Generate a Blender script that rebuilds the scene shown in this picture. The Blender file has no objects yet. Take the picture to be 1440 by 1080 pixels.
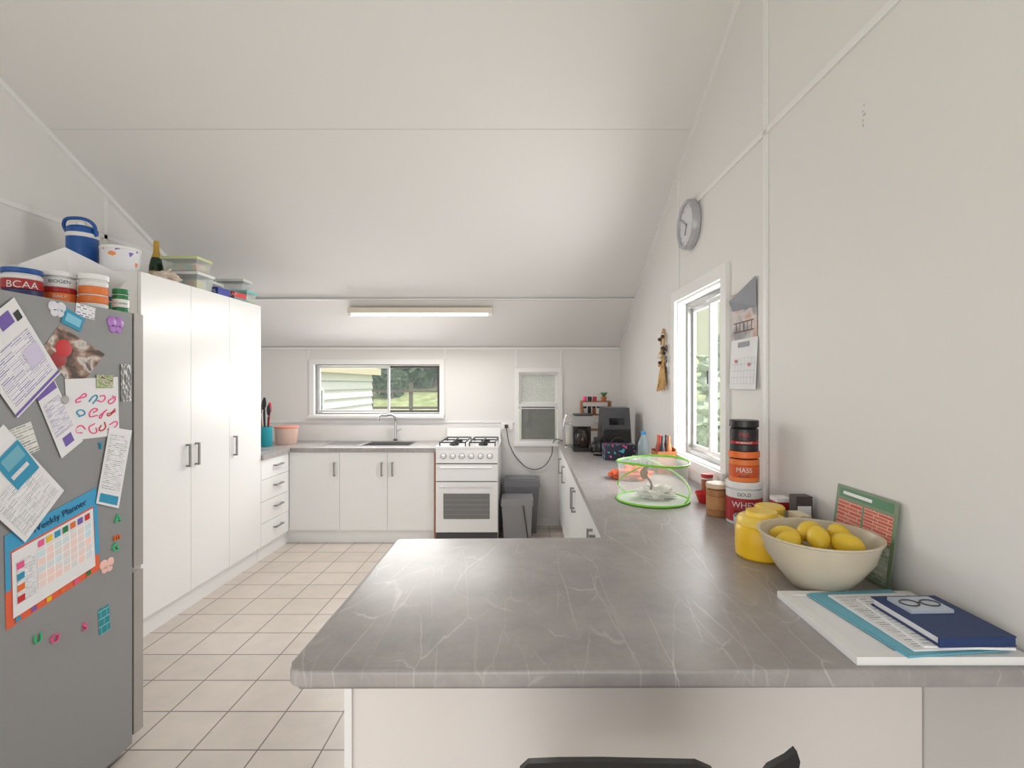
import bpy, bmesh, math, random
from mathutils import Matrix, Vector, noise
random.seed(4)
S = bpy.context.scene
try:
    S.view_settings.view_transform = 'Standard'
except Exception:
    pass

# ------------------------------------------------------------------ materials
def lin(c):
    return tuple((v/12.92 if v <= 0.04045 else ((v+0.055)/1.055)**2.4) for v in [x/255 for x in c]) + (1,)
MC = {}
def nodes(name):
    m = bpy.data.materials.new(name); m.use_nodes = True
    nt = m.node_tree; b = nt.nodes['Principled BSDF']
    return m, nt, b
def N(nt, t, **kw):
    n = nt.nodes.new(t)
    for k, v in kw.items(): setattr(n, k, v)
    return n
def M(name, col, rough=0.5, metal=0.0, var=0.04, scale=12, bump=0.0, emit=0, alpha=1, trans=0, sss=0):
    if name in MC: return MC[name]
    m, nt, b = nodes(name)
    c = lin(col)
    tc = N(nt, 'ShaderNodeTexCoord'); no = N(nt, 'ShaderNodeTexNoise')
    no.inputs['Scale'].default_value = scale; no.inputs['Detail'].default_value = 3
    nt.links.new(tc.outputs['Object'], no.inputs['Vector'])
    mx = N(nt, 'ShaderNodeMix', data_type='RGBA')
    mx.inputs[6].default_value = tuple(max(0, v*(1-var)) for v in c[:3])+(1,)
    mx.inputs[7].default_value = tuple(min(1, v*(1+var)) for v in c[:3])+(1,)
    nt.links.new(no.outputs['Fac'], mx.inputs[0])
    nt.links.new(mx.outputs[2], b.inputs['Base Color'])
    b.inputs['Roughness'].default_value = rough; b.inputs['Metallic'].default_value = metal
    if bump:
        bp = N(nt, 'ShaderNodeBump'); bp.inputs['Strength'].default_value = bump; bp.inputs['Distance'].default_value = 0.01
        nt.links.new(no.outputs['Fac'], bp.inputs['Height']); nt.links.new(bp.outputs[0], b.inputs['Normal'])
    if emit:
        b.inputs['Emission Color'].default_value = c; b.inputs['Emission Strength'].default_value = emit
    if alpha < 1: b.inputs['Alpha'].default_value = alpha
    if trans: b.inputs['Transmission Weight'].default_value = trans
    if sss:
        b.inputs['Subsurface Weight'].default_value = sss; b.inputs['Subsurface Radius'].default_value = (.05, .05, .04)
    MC[name] = m
    return m
def brickmat(name, c1, c2, mortar, bw, rh, ms, coord='UV', rough=0.6, offset=0.5, bias=0.0, squash=1.0):
    if name in MC: return MC[name]
    m, nt, b = nodes(name)
    tc = N(nt, 'ShaderNodeTexCoord'); br = N(nt, 'ShaderNodeTexBrick')
    br.offset = offset; br.squash = squash
    br.inputs['Color1'].default_value = lin(c1); br.inputs['Color2'].default_value = lin(c2); br.inputs['Mortar'].default_value = lin(mortar)
    br.inputs['Scale'].default_value = 1; br.inputs['Mortar Size'].default_value = ms; br.inputs['Mortar Smooth'].default_value = 0
    br.inputs['Brick Width'].default_value = bw; br.inputs['Row Height'].default_value = rh; br.inputs['Bias'].default_value = bias
    nt.links.new(tc.outputs[coord], br.inputs['Vector']); nt.links.new(br.outputs['Color'], b.inputs['Base Color'])
    b.inputs['Roughness'].default_value = rough
    MC[name] = m
    return m
def rampmat(name, stops, scale=4, coord='UV', rough=0.5, kind='noise', detail=3, dist=0.5):
    if name in MC: return MC[name]
    m, nt, b = nodes(name)
    tc = N(nt, 'ShaderNodeTexCoord')
    if kind == 'noise':
        t = N(nt, 'ShaderNodeTexNoise'); t.inputs['Scale'].default_value = scale; t.inputs['Detail'].default_value = detail
        t.inputs['Distortion'].default_value = dist; out = t.outputs['Fac']
    else:
        t = N(nt, 'ShaderNodeTexVoronoi'); t.inputs['Scale'].default_value = scale
        sp = N(nt, 'ShaderNodeSeparateColor'); nt.links.new(t.outputs['Color'], sp.inputs[0]); out = sp.outputs[0]
    nt.links.new(tc.outputs[coord], t.inputs['Vector'])
    r = N(nt, 'ShaderNodeValToRGB'); r.color_ramp.interpolation = 'CONSTANT' if kind != 'noise' or dist > 0.9 else 'LINEAR'
    e = r.color_ramp.elements
    e[0].position = stops[0][0]; e[0].color = lin(stops[0][1]); e[1].position = stops[1][0]; e[1].color = lin(stops[1][1])
    for p, c in stops[2:]:
        n = e.new(p); n.color = lin(c)
    nt.links.new(out, r.inputs[0]); nt.links.new(r.outputs[0], b.inputs['Base Color']); b.inputs['Roughness'].default_value = rough
    MC[name] = m
    return m

WALL = M('wall_paint', (226, 224, 222), 0.55, var=.012, scale=2)
CEIL = M('ceiling_paint', (226, 224, 223), 0.6, var=.012, scale=1.5)
TRIM = M('trim_paint', (234, 233, 232), 0.4, var=.01)
SEAM = M('seam', (208, 207, 206), 0.6)
CAB = M('cabinet_white', (240, 240, 239), 0.3, var=.008, scale=3)
GAP = M('cabinet_gap', (120, 118, 116), 0.7)
STEEL = M('brushed_steel', (190, 190, 190), 0.28, 1.0, var=.08, scale=40)
NICKEL = M('satin_nickel', (150, 149, 147), 0.35, .1)
CHROME = M('chrome', (205, 205, 208), 0.12, 1.0)
ALU = M('aluminium', (198, 199, 198), 0.35, .4)
BLACK = M('black_plastic', (28, 28, 30), 0.35)
DARK = M('dark_grey', (62, 62, 66), 0.4)
WHITE = M('white_plastic', (238, 238, 238), 0.35)
ENAMEL = M('white_enamel', (240, 240, 240), 0.2, var=.01)
WOOD = M('wood_brown', (160, 98, 58), 0.5, var=.3, scale=20)
RED = M('red_plastic', (205, 38, 40), 0.35)
ORANGE = M('orange_plastic', (236, 116, 50), 0.35)
YEL = M('yellow_plastic', (244, 196, 40), 0.35, sss=.1)
YEL2 = M('yellow_lid', (248, 214, 92), 0.35, sss=.1)
LIME = M('lime_wire', (128, 212, 56), 0.4)
BLUE = M('blue_plastic', (28, 84, 160), 0.35)
NAVY = M('navy_cover', (28, 54, 104), 0.5)
TEAL = M('teal_card', (110, 178, 198), 0.6)
GREEN = M('green_plastic', (30, 125, 70), 0.35)
GREY = M('bin_grey', (150, 150, 153), 0.45)
GREY2 = M('bin_grey_dark', (126, 126, 132), 0.45)
PAPER = M('paper_white', (236, 236, 238), 0.8, var=.01)

def marble():
    m, nt, b = nodes('grey_marble_laminate')
    tc = N(nt, 'ShaderNodeTexCoord')
    def warp(scale, amt, src):
        n = N(nt, 'ShaderNodeTexNoise'); n.inputs['Scale'].default_value = scale; n.inputs['Detail'].default_value = 4
        nt.links.new(src, n.inputs['Vector'])
        s = N(nt, 'ShaderNodeVectorMath', operation='SUBTRACT'); s.inputs[1].default_value = (.5, .5, .5)
        nt.links.new(n.outputs['Color'], s.inputs[0])
        k = N(nt, 'ShaderNodeVectorMath', operation='SCALE'); k.inputs['Scale'].default_value = amt
        nt.links.new(s.outputs[0], k.inputs[0])
        a = N(nt, 'ShaderNodeVectorMath', operation='ADD')
        nt.links.new(src, a.inputs[0]); nt.links.new(k.outputs[0], a.inputs[1])
        return a.outputs[0]
    base = N(nt, 'ShaderNodeTexNoise'); base.inputs['Scale'].default_value = 5; base.inputs['Detail'].default_value = 9; base.inputs['Roughness'].default_value = .72
    nt.links.new(tc.outputs['Object'], base.inputs['Vector'])
    r = N(nt, 'ShaderNodeValToRGB')
    r.color_ramp.elements[0].position = .3; r.color_ramp.elements[0].color = lin((146, 141, 140))
    r.color_ramp.elements[1].position = .75; r.color_ramp.elements[1].color = lin((176, 171, 169))
    nt.links.new(base.outputs['Fac'], r.inputs[0])
    col = r.outputs[0]
    for sc, rot, wid, strength, ms, lo in ((2.4, .75, .0048, .5, 3.0, .50), (5.0, -.6, .0055, .28, 4.0, .50), (1.6, -.95, .0034, .6, 2.5, .47), (3.1, 1.35, .0045, .4, 2.7, .5)):
        mp = N(nt, 'ShaderNodeMapping'); mp.inputs['Rotation'].default_value = (0, 0, rot); mp.inputs['Scale'].default_value = (2.5, .62, 1)
        mp.inputs['Location'].default_value = (sc, rot*3, 0)
        nt.links.new(tc.outputs['Object'], mp.inputs[0])
        w = warp(2.0, .20, mp.outputs[0]); w = warp(14, .018, w)
        v = N(nt, 'ShaderNodeTexVoronoi', feature='DISTANCE_TO_EDGE'); v.inputs['Scale'].default_value = sc
        nt.links.new(w, v.inputs['Vector'])
        mr = N(nt, 'ShaderNodeMapRange'); mr.inputs[1].default_value = 0; mr.inputs[2].default_value = wid*sc; mr.inputs[3].default_value = 1; mr.inputs[4].default_value = 0
        nt.links.new(v.outputs['Distance'], mr.inputs[0])
        mk = N(nt, 'ShaderNodeTexNoise'); mk.inputs['Scale'].default_value = ms; mk.inputs['Detail'].default_value = 3
        nt.links.new(mp.outputs[0], mk.inputs['Vector'])
        mm = N(nt, 'ShaderNodeMapRange'); mm.inputs[1].default_value = lo; mm.inputs[2].default_value = lo+.16; mm.inputs[3].default_value = 0; mm.inputs[4].default_value = strength
        nt.links.new(mk.outputs['Fac'], mm.inputs[0])
        mu = N(nt, 'ShaderNodeMath', operation='MULTIPLY'); nt.links.new(mr.outputs[0], mu.inputs[0]); nt.links.new(mm.outputs[0], mu.inputs[1])
        mx = N(nt, 'ShaderNodeMix', data_type='RGBA'); mx.inputs[7].default_value = lin((222, 219, 217))
        nt.links.new(mu.outputs[0], mx.inputs[0]); nt.links.new(col, mx.inputs[6]); col = mx.outputs[2]
    nt.links.new(col, b.inputs['Base Color']); b.inputs['Roughness'].default_value = .33
    return m
MARBLE = marble()
def tiles():
    m, nt, b = nodes('floor_tiles')
    tc = N(nt, 'ShaderNodeTexCoord'); br = N(nt, 'ShaderNodeTexBrick'); br.offset = 0
    mp = N(nt, 'ShaderNodeMapping'); mp.inputs['Location'].default_value = (.05, .12, 0)
    nt.links.new(tc.outputs['Object'], mp.inputs[0])
    br.inputs['Color1'].default_value = lin((216, 205, 196)); br.inputs['Color2'].default_value = lin((207, 197, 188)); br.inputs['Mortar'].default_value = lin((124, 112, 104))
    br.inputs['Scale'].default_value = 1; br.inputs['Mortar Size'].default_value = .0035; br.inputs['Mortar Smooth'].default_value = .1
    br.inputs['Brick Width'].default_value = .265; br.inputs['Row Height'].default_value = .24
    nt.links.new(mp.outputs[0], br.inputs['Vector'])
    no = N(nt, 'ShaderNodeTexNoise'); no.inputs['Scale'].default_value = 9; no.inputs['Detail'].default_value = 6
    nt.links.new(tc.outputs['Object'], no.inputs['Vector'])
    mr = N(nt, 'ShaderNodeMapRange'); mr.inputs[3].default_value = .86; mr.inputs[4].default_value = 1.08
    nt.links.new(no.outputs['Fac'], mr.inputs[0])
    mx = N(nt, 'ShaderNodeVectorMath', operation='SCALE'); nt.links.new(br.outputs['Color'], mx.inputs[0]); nt.links.new(mr.outputs[0], mx.inputs['Scale'])
    nt.links.new(mx.outputs[0], b.inputs['Base Color'])
    bp = N(nt, 'ShaderNodeBump'); bp.inputs['Strength'].default_value = .4; bp.inputs['Distance'].default_value = .003; bp.invert = True
    nt.links.new(br.outputs['Fac'], bp.inputs['Height']); nt.links.new(bp.outputs[0], b.inputs['Normal'])
    b.inputs['Roughness'].default_value = .33
    return m
TILE = tiles()
def thin(name, col, opacity, gloss=.1, rough=.05, pattern=None):
    if name in MC: return MC[name]
    m = bpy.data.materials.new(name); m.use_nodes = True; nt = m.node_tree; nt.nodes.clear()
    o = N(nt, 'ShaderNodeOutputMaterial'); t = N(nt, 'ShaderNodeBsdfTransparent'); p = N(nt, 'ShaderNodeBsdfPrincipled')
    p.inputs['Base Color'].default_value = lin(col); p.inputs['Roughness'].default_value = rough
    mx = N(nt, 'ShaderNodeMixShader'); mx.inputs[0].default_value = opacity
    nt.links.new(t.outputs[0], mx.inputs[1]); nt.links.new(p.outputs[0], mx.inputs[2]); nt.links.new(mx.outputs[0], o.inputs[0])
    if pattern:
        tc = N(nt, 'ShaderNodeTexCoord'); no = N(nt, 'ShaderNodeTexVoronoi'); no.inputs['Scale'].default_value = pattern
        nt.links.new(tc.outputs['Object'], no.inputs['Vector'])
        mr = N(nt, 'ShaderNodeMapRange'); mr.inputs[3].default_value = opacity*.75; mr.inputs[4].default_value = min(1, opacity*1.3); nt.links.new(no.outputs['Distance'], mr.inputs[0])
        nt.links.new(mr.outputs[0], mx.inputs[0])
    MC[name] = m
    return m
GLASS = thin('window_glass', (200, 215, 215), .08)
FROST = thin('frosted_glass', (215, 218, 216), .72, rough=.4, pattern=60)
SCREEN = thin('fly_screen', (120, 122, 124), .78, rough=.6, pattern=200)
NET = thin('white_net', (240, 245, 240), .26, rough=.8)
CLEAR = thin('clear_plastic', (225, 232, 232), .42, rough=.15)
CLEARP = thin('clear_pet', (190, 215, 225), .35, rough=.1)

# ------------------------------------------------------------------ geometry helpers
def group(name, loc=(0, 0, 0)):
    e = bpy.data.objects.new(name, None); e.location = loc; e.empty_display_size = .05
    S.collection.objects.link(e); return e
def link(o, par):
    S.collection.objects.link(o)
    if par is not None:
        o.parent = par; o.matrix_parent_inverse = Matrix.Translation(par.location).inverted()
    return o
def fin(name, bm, mat, par=None, smooth=False, xf=None, bevel=0, segs=2):
    if bevel:
        bmesh.ops.bevel(bm, geom=[e for e in bm.edges if len(e.link_faces) == 2 and e.calc_face_angle(0) > .5], offset=bevel, segments=segs, profile=.5, affect='EDGES', clamp_overlap=True)
    if xf is not None: bm.transform(xf)
    bmesh.ops.recalc_face_normals(bm, faces=bm.faces)
    me = bpy.data.meshes.new(name); bm.to_mesh(me); bm.free()
    me.materials.append(mat)
    if smooth:
        for p in me.polygons: p.use_smooth = True
        try: me.set_sharp_from_angle(angle=math.radians(40))
        except Exception: pass
    return link(bpy.data.objects.new(name, me), par)
def bbox(bm, x0, x1, y0, y1, z0, z1):
    vs = [bm.verts.new((x, y, z)) for x in (x0, x1) for y in (y0, y1) for z in (z0, z1)]
    for f in ((0, 1, 3, 2), (4, 6, 7, 5), (0, 4, 5, 1), (2, 3, 7, 6), (0, 2, 6, 4), (1, 5, 7, 3)):
        bm.faces.new([vs[i] for i in f])
def box(name, x0, x1, y0, y1, z0, z1, mat, par=None, bevel=0, xf=None, segs=2):
    bm = bmesh.new(); bbox(bm, x0, x1, y0, y1, z0, z1)
    return fin(name, bm, mat, par, bevel > 0, xf, bevel, segs)
def boxes(name, lst, mat, par=None, xf=None, bevel=0):
    bm = bmesh.new()
    for b in lst: bbox(bm, *b)
    return fin(name, bm, mat, par, bevel > 0, xf, bevel)
def prisms(name, polys, a0, a1, mat, par=None, axis='x', xf=None, bevel=0):
    bm = bmesh.new()
    for poly in polys:
        def mk(a, p):
            return (a, p[0], p[1]) if axis == 'x' else ((p[0], a, p[1]) if axis == 'y' else (p[0], p[1], a))
        A = [bm.verts.new(mk(a0, p)) for p in poly]; B = [bm.verts.new(mk(a1, p)) for p in poly]
        bm.faces.new(A); bm.faces.new(B[::-1])
        n = len(poly)
        for i in range(n): bm.faces.new((A[i], A[(i+1) % n], B[(i+1) % n], B[i]))
    return fin(name, bm, mat, par, bevel > 0, xf, bevel)
def lathe(name, c, prof, mat, par=None, seg=40, xf=None, sx=1, sy=1):
    bm = bmesh.new(); rings = []
    for r, z in prof:
        if r < 1e-6: rings.append([bm.verts.new((0, 0, z))])
        else: rings.append([bm.verts.new((r*sx*math.cos(2*math.pi*i/seg), r*sy*math.sin(2*math.pi*i/seg), z)) for i in range(seg)])
    for a, b in zip(rings, rings[1:]):
        for i in range(seg):
            j = (i+1) % seg
            if len(a) == 1 and len(b) == 1: continue
            if len(a) == 1: bm.faces.new((a[0], b[i], b[j]))
            elif len(b) == 1: bm.faces.new((a[i], a[j], b[0]))
            else: bm.faces.new((a[i], a[j], b[j], b[i]))
    T = Matrix.Translation(c)
    if xf is not None: T = T @ xf
    return fin(name, bm, mat, par, True, T)
def can(name, x, y, z0, z1, r, mat, par=None, b=.004, xf=None, seg=40, sx=1, sy=1):
    b = min(b, (z1-z0)*.45, r*.5)
    return lathe(name, (x, y, z0), [(0, 0), (r-b, 0), (r, b), (r, z1-z0-b), (r-b, z1-z0), (0, z1-z0)], mat, par, seg, xf, sx, sy)
def quad(name, pts, mat, par=None, th=0):
    bm = bmesh.new(); uv = bm.loops.layers.uv.new('UV')
    vs = [bm.verts.new(p) for p in pts]; f = bm.faces.new(vs)
    for l, c in zip(f.loops, ((0, 1), (1, 1), (1, 0), (0, 0))): l[uv].uv = c
    me = bpy.data.meshes.new(name); bm.to_mesh(me); bm.free(); me.materials.append(mat)
    o = link(bpy.data.objects.new(name, me), par)
    if th:
        s = o.modifiers.new('thick', 'SOLIDIFY'); s.thickness = th; s.offset = 0
    return o
def curvemesh(cu, name):
    o = bpy.data.objects.new(name+'_c', cu); S.collection.objects.link(o)
    me = bpy.data.meshes.new_from_object(o.evaluated_get(bpy.context.evaluated_depsgraph_get()))
    bpy.data.objects.remove(o); return me
def tube(name, pts, r, mat, par=None, cyclic=False, smooth=True, seg=10, xf=None):
    cu = bpy.data.curves.new(name, 'CURVE'); cu.dimensions = '3D'; cu.bevel_depth = r; cu.bevel_resolution = 3; cu.use_fill_caps = True; cu.resolution_u = seg
    sp = cu.splines.new('BEZIER' if smooth else 'POLY')
    if smooth:
        sp.bezier_points.add(len(pts)-1)
        for p, q in zip(sp.bezier_points, pts):
            p.co = q; p.handle_left_type = p.handle_right_type = 'AUTO'
    else:
        sp.points.add(len(pts)-1)
        for p, q in zip(sp.points, pts): p.co = tuple(q)+(1,)
    sp.use_cyclic_u = cyclic
    me = curvemesh(cu, name)
    if xf is not None: me.transform(xf)
    me.materials.clear(); me.materials.append(mat)
    for p in me.polygons: p.use_smooth = True
    return link(bpy.data.objects.new(name, me), par)
def beam(name, p0, p1, w, h, mat, par=None, xf=None):
    p0 = Vector(p0); p1 = Vector(p1); d = p1-p0; L = d.length
    T = Matrix.Translation(p0) @ d.to_track_quat('Y', 'Z').to_matrix().to_4x4()
    if xf is not None: T = xf @ T
    return box(name, -w/2, w/2, 0, L, -h/2, h/2, mat, par, xf=T)
def fontcurve(name, s, size, ext=0):
    cu = bpy.data.curves.new(name, 'FONT'); cu.body = s; cu.size = size; cu.extrude = ext; cu.align_x = 'CENTER'; cu.align_y = 'CENTER'
    return curvemesh(cu, name)
def text(name, s, size, mat, par, T, ext=.0004):
    me = fontcurve(name, s, size, ext); me.transform(T); me.materials.clear(); me.materials.append(mat)
    return link(bpy.data.objects.new(name, me), par)
def wraptext(name, s, size, mat, par, c, r, ang0, z, ext=.0005):
    me = fontcurve(name, s, size)
    for v in me.vertices:
        a = ang0 + v.co.x/r
        v.co = (c[0]+(r+ext)*math.cos(a), c[1]+(r+ext)*math.sin(a), z+v.co.y)
    me.materials.clear(); me.materials.append(mat)
    return link(bpy.data.objects.new(name, me), par)
def blob(name, c, r, mat, par=None, amp=.25, f=3, sub_=3, sc=(1, 1, 1), flat=None):
    bm = bmesh.new(); bmesh.ops.create_icosphere(bm, subdivisions=sub_, radius=1)
    for v in bm.verts:
        n = noise.noise(v.co*f+Vector(c)*3.1)
        p = v.co*(1+amp*n)
        v.co = Vector((p.x*r*sc[0], p.y*r*sc[1], p.z*r*sc[2]))
        if flat is not None and v.co.z < flat: v.co.z = flat
    return fin(name, bm, mat, par, True, Matrix.Translation(c))

RW = Matrix.Translation((1.115, 0, 0)) @ Matrix.Rotation(.026, 4, 'Z')
def WX(y): return 1.115-.026*y
XL = -3.02; YB = 5.28; YR = -2.6; YF = 4.64; YP = 1.3
def top(y):
    if y >= YF: return 2.295-(y-YF)*(2.295-1.89)/(YB-YF)
    if y >= YP: return 2.295+(YF-y)*.52
    return 2.295+(YF-YP)*.52-(YP-y)*.33

# ------------------------------------------------------------------ room shell
box('floor', XL-.12, 1.35, YR-.12, YB+.12, -.1, 0, TILE)
def cpoly(ya, yb, t=.06): return [(ya, top(ya)), (yb, top(yb)), (yb, top(yb)+t), (ya, top(ya)+t)]
prisms('ceiling', [cpoly(YR-.12, YP), cpoly(YP, YF), cpoly(YF, YB+.12)], XL-.12, 1.95, CEIL)  # right overhang added, unseen, to keep sun out of the side window
def wpoly(ya, yb, z0=0):
    ys = sorted([y for y in (YP, YF) if ya < y < yb])
    return [(ya, z0), (yb, z0), (yb, top(yb))] + [(y, top(y)) for y in reversed(ys)] + [(ya, top(ya))]
WY0, WY1, WZ0, WZ1 = 2.66, 3.43, 1.02, 2.06
prisms('wall_right', [wpoly(YR, WY0), [(WY0, 0), (WY1, 0), (WY1, WZ0), (WY0, WZ0)], wpoly(WY0, WY1, WZ1), wpoly(WY1, YB)], 0, .12, WALL, xf=RW)
LY0, LY1 = -2.0, .1  # unseen opening added in the left wall to admit fill light
prisms('wall_left', [wpoly(YR, LY0), wpoly(LY0, LY1, 2.1), wpoly(LY1, YB)], XL-.12, XL, WALL)
bx = (-2.27, -.93, 1.175, 1.715); sx = (-.105, .315, .89, 1.63)
boxes('wall_back', [(XL, bx[0], YB, YB+.12, 0, 1.888), (bx[0], bx[1], YB, YB+.12, 0, bx[2]), (bx[0], bx[1], YB, YB+.12, bx[3], 1.888),
                    (bx[1], sx[0], YB, YB+.12, 0, 1.888), (sx[0], sx[1], YB, YB+.12, 0, sx[2]), (sx[0], sx[1], YB, YB+.12, sx[3], 1.888), (sx[1], .98, YB, YB+.12, 0, 1.888)], WALL)
ry = top(YR)-.02
boxes('wall_rear', [(XL, -2.4, YR-.12, YR, 0, ry), (.7, 1.18, YR-.12, YR, 0, ry), (-2.4, .7, YR-.12, YR, 2.2, ry)], WALL)  # wide opening added behind the camera for the fill light

i = 0
def trim(p0, p1, w=.03, h=.012, xf=None, mat=TRIM):
    global i; i += 1
    return beam('trim_%d' % i, p0, p1, w, h, mat, None, xf)
trim((-.005, 2.21, .95), (-.005, 2.21, top(2.21)-.01), .010, .028, RW)
trim((-.005, -2.5, 2.62), (-.005, 3.39, 2.62), .010, .028, RW)
trim((-.005, 3.39, 2.14), (-.005, 3.39, top(3.39)-.01), .010, .022, RW)
trim((-.008, YP+.02, top(YP+.02)-.010), (-.008, YF, top(YF)-.010), .016, .018, RW)
trim((-.008, YF, top(YF)-.010), (-.008, YB-.01, top(YB)-.010), .016, .018, RW)
trim((XL+.004, .8, 2.55), (XL+.004, 4.1, 2.55), .008, .028)
trim((XL+.015, YP+.02, top(YP+.02)-.018), (XL+.015, YF, top(YF)-.018), .03, .03)
trim((XL+.004, 3.55, 2.17), (XL+.004, 3.55, top(3.55)-.01), .008, .028)
trim((XL+.01, YF, top(YF)-.008), (.985, YF, top(YF)-.008), .05, .012, mat=CEIL)
trim((XL+.01, 3.11, top(3.11)-.0008), (1.02, 3.11, top(3.11)-.0008), .003, .002, mat=SEAM)
trim((XL+.01, YB-.010, 1.877), (.97, YB-.010, 1.877), .020, .020)
for xx in (-2.33, -.885, -.13, .345):
    trim((xx, YB-.004, 1.77 if xx < -.5 else 1.68), (xx, YB-.004, 1.865), .02, .008)
for a, b in ((-2.95, -.14), (.36, .97)):
    trim((a, YB-.004, 1.10), (b, YB-.004, 1.10), .008, .02)
box('baseboard_back', -.26, .32, YB-.015, YB, 0, .07, TRIM)

# ------------------------------------------------------------------ windows
def frame(name, x0, x1, z0, z1, y0, y1, t, mat, par, xf=None, swap=False):
    L = [(x0, x1, y0, y1, z1-t, z1), (x0, x1, y0, y1, z0, z0+t), (x0, x0+t, y0, y1, z0+t, z1-t), (x1-t, x1, y0, y1, z0+t, z1-t)]
    if swap: L = [(c, d, a, b, e, f) for a, b, c, d, e, f in L]
    return boxes(name, L, mat, par, xf)
w1 = group('window_1')
frame('architrave', bx[0]-.05, bx[1]+.04, bx[2]-.045, bx[3]+.045, YB-.014, YB, .05, TRIM, w1)
box('sill', bx[0]-.05, bx[1]+.04, YB-.05, YB+.02, bx[2]-.03, bx[2]-.005, TRIM, w1, .004)
SASH = M('sash_aluminium', (150, 150, 148), .35, .5)
frame('outer_frame', bx[0], bx[1], bx[2], bx[3], YB+.03, YB+.08, .020, SASH, w1)
mid = -1.50
frame('sash_left', bx[0]+.022, mid+.02, bx[2]+.022, bx[3]-.022, YB+.035, YB+.05, .024, ALU, w1)
frame('sash_right', mid-.01, bx[1]-.022, bx[2]+.022, bx[3]-.022, YB+.055, YB+.07, .022, DARK, w1)
box('glass_left', bx[0]+.04, mid, YB+.041, YB+.044, bx[2]+.04, bx[3]-.04, GLASS, w1)
box('glass_right', mid, bx[1]-.04, YB+.061, YB+.064, bx[2]+.04, bx[3]-.04, GLASS, w1)
w2 = group('window_2')
frame('architrave', sx[0]-.04, sx[1]+.045, sx[2]-.04, sx[3]+.04, YB-.014, YB, .045, TRIM, w2)
zm = 1.28
frame('upper_sash', sx[0], sx[1], zm, sx[3], YB+.03, YB+.06, .03, TRIM, w2)
box('upper_glass', sx[0]+.03, sx[1]-.03, YB+.043, YB+.048, zm+.03, sx[3]-.03, FROST, w2)
frame('lower_sash', sx[0]+.01, sx[1]-.01, sx[2], zm, YB+.005, YB+.03, .022, ALU, w2)
box('lower_screen', sx[0]+.03, sx[1]-.03, YB+.014, YB+.018, sx[2]+.02, zm-.02, SCREEN, w2)
box('lower_mid_rail', sx[0]+.03, sx[1]-.03, YB+.008, YB+.02, 1.235, 1.245, ALU, w2)
box('meeting_rail', sx[0], sx[1], YB+.0, YB+.03, zm-.012, zm+.012, ALU, w2)
box('sill', sx[0]-.05, sx[1]+.055, YB-.035, YB, sx[2]-.045, sx[2]-.015, TRIM, w2, .004)
w3 = group('window_3')
frame('architrave', WY0-.07, WY1+.07, WZ0-.05, WZ1+.075, -.022, 0, .072, TRIM, w3, RW, True)
frame('reveal', WY0-.001, WY1+.001, WZ0-.001, WZ1+.001, 0, .12, .012, TRIM, w3, RW, True)
frame('outer_frame', WY0+.01, WY1-.01, WZ0+.01, WZ1-.01, .06, .11, .03, SASH, w3, RW, True)
ym = 3.02
frame('sash_near', WY0+.045, ym+.02, WZ0+.045, WZ1-.045, .065, .08, .03, ALU, w3, RW, True)
frame('sash_far', ym-.02, WY1-.045, WZ0+.045, WZ1-.045, .088, .103, .03, ALU, w3, RW, True)
box('glass_near', .07, .073, WY0+.06, ym, WZ0+.06, WZ1-.06, GLASS, w3, xf=RW)
box('glass_far', .094, .097, ym, WY1-.06, WZ0+.06, WZ1-.06, GLASS, w3, xf=RW)
box('latch', .05, .065, ym-.015, ym+.012, 1.5, 1.58, DARK, w3, .003, xf=RW)
box('sill', -.04, .06, WY0-.07, WY1+.07, WZ0-.03, WZ0+.012, TRIM, w3, .004, xf=RW)

# ------------------------------------------------------------------ ceiling batten light
fl = group('fluorescent_light', (-1.02, 4.70, 2.2))
zc = top(4.76)-.001
box('batten', -1.70, -.34, 4.67, 4.76, zc-.05, zc, M('batten_cream', (218, 208, 192), .4), fl, .008)
tube('lamp_tube', [(-1.66, 4.70, zc-.062), (-.38, 4.70, zc-.062)], .013, M('lamp_tube_glow', (255, 246, 228), .4, emit=3), fl, smooth=False)
for a in (-1.70, -.37): box('end_cap_%d' % (a < -1), a, a+.03, 4.675, 4.735, zc-.08, zc-.045, WHITE, fl, .004)

# ------------------------------------------------------------------ cabinets
def handle_v(par, axis, a, b, zc, L=.13, k=0):
    if axis == 'x':
        boxes('handle', [(min(a, a+k*.028), max(a, a+k*.028), b-.005, b+.005, zc-L/2, zc-L/2+.012), (min(a, a+k*.028), max(a, a+k*.028), b-.005, b+.005, zc+L/2-.012, zc+L/2),
              (min(a+k*.02, a+k*.03), max(a+k*.02, a+k*.03), b-.007, b+.007, zc-L/2, zc+L/2)], NICKEL, par)
    else:
        boxes('handle', [(b-.005, b+.005, a-.028, a, zc-L/2, zc-L/2+.012), (b-.005, b+.005, a-.028, a, zc+L/2-.012, zc+L/2), (b-.007, b+.007, a-.03, a-.02, zc-L/2, zc+L/2)], NICKEL, par)
XP = -2.25
ZPT = 2.155
pan = group('pantry_cabinet', (-2.6, 3.5, 0))
box('carcass', XL+.003, XP-.02, 2.89, 4.185, .12, ZPT, CAB, pan)
box('kick', XL+.003, XP-.03, 2.89, 4.185, 0.0, .12, CAB, pan)
db = (2.89, 3.32, 3.745, 4.188)
for k in range(3):
    box('door_%d' % k, XP-.018, XP, db[k]+.0015, db[k+1]-.0015, .125, ZPT-.002, CAB, pan, .0015)
box('gaps', XP-.0195, XP-.0185, 2.9, 4.18, .13, ZPT-.01, GAP, pan)
for y in (3.275, 3.365, 3.80): handle_v(pan, 'x', XP, y, 1.03, .15, 1)
bc = group('base_cabinet', (-2.0, 4.9, 0))
YC = 4.68
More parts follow.
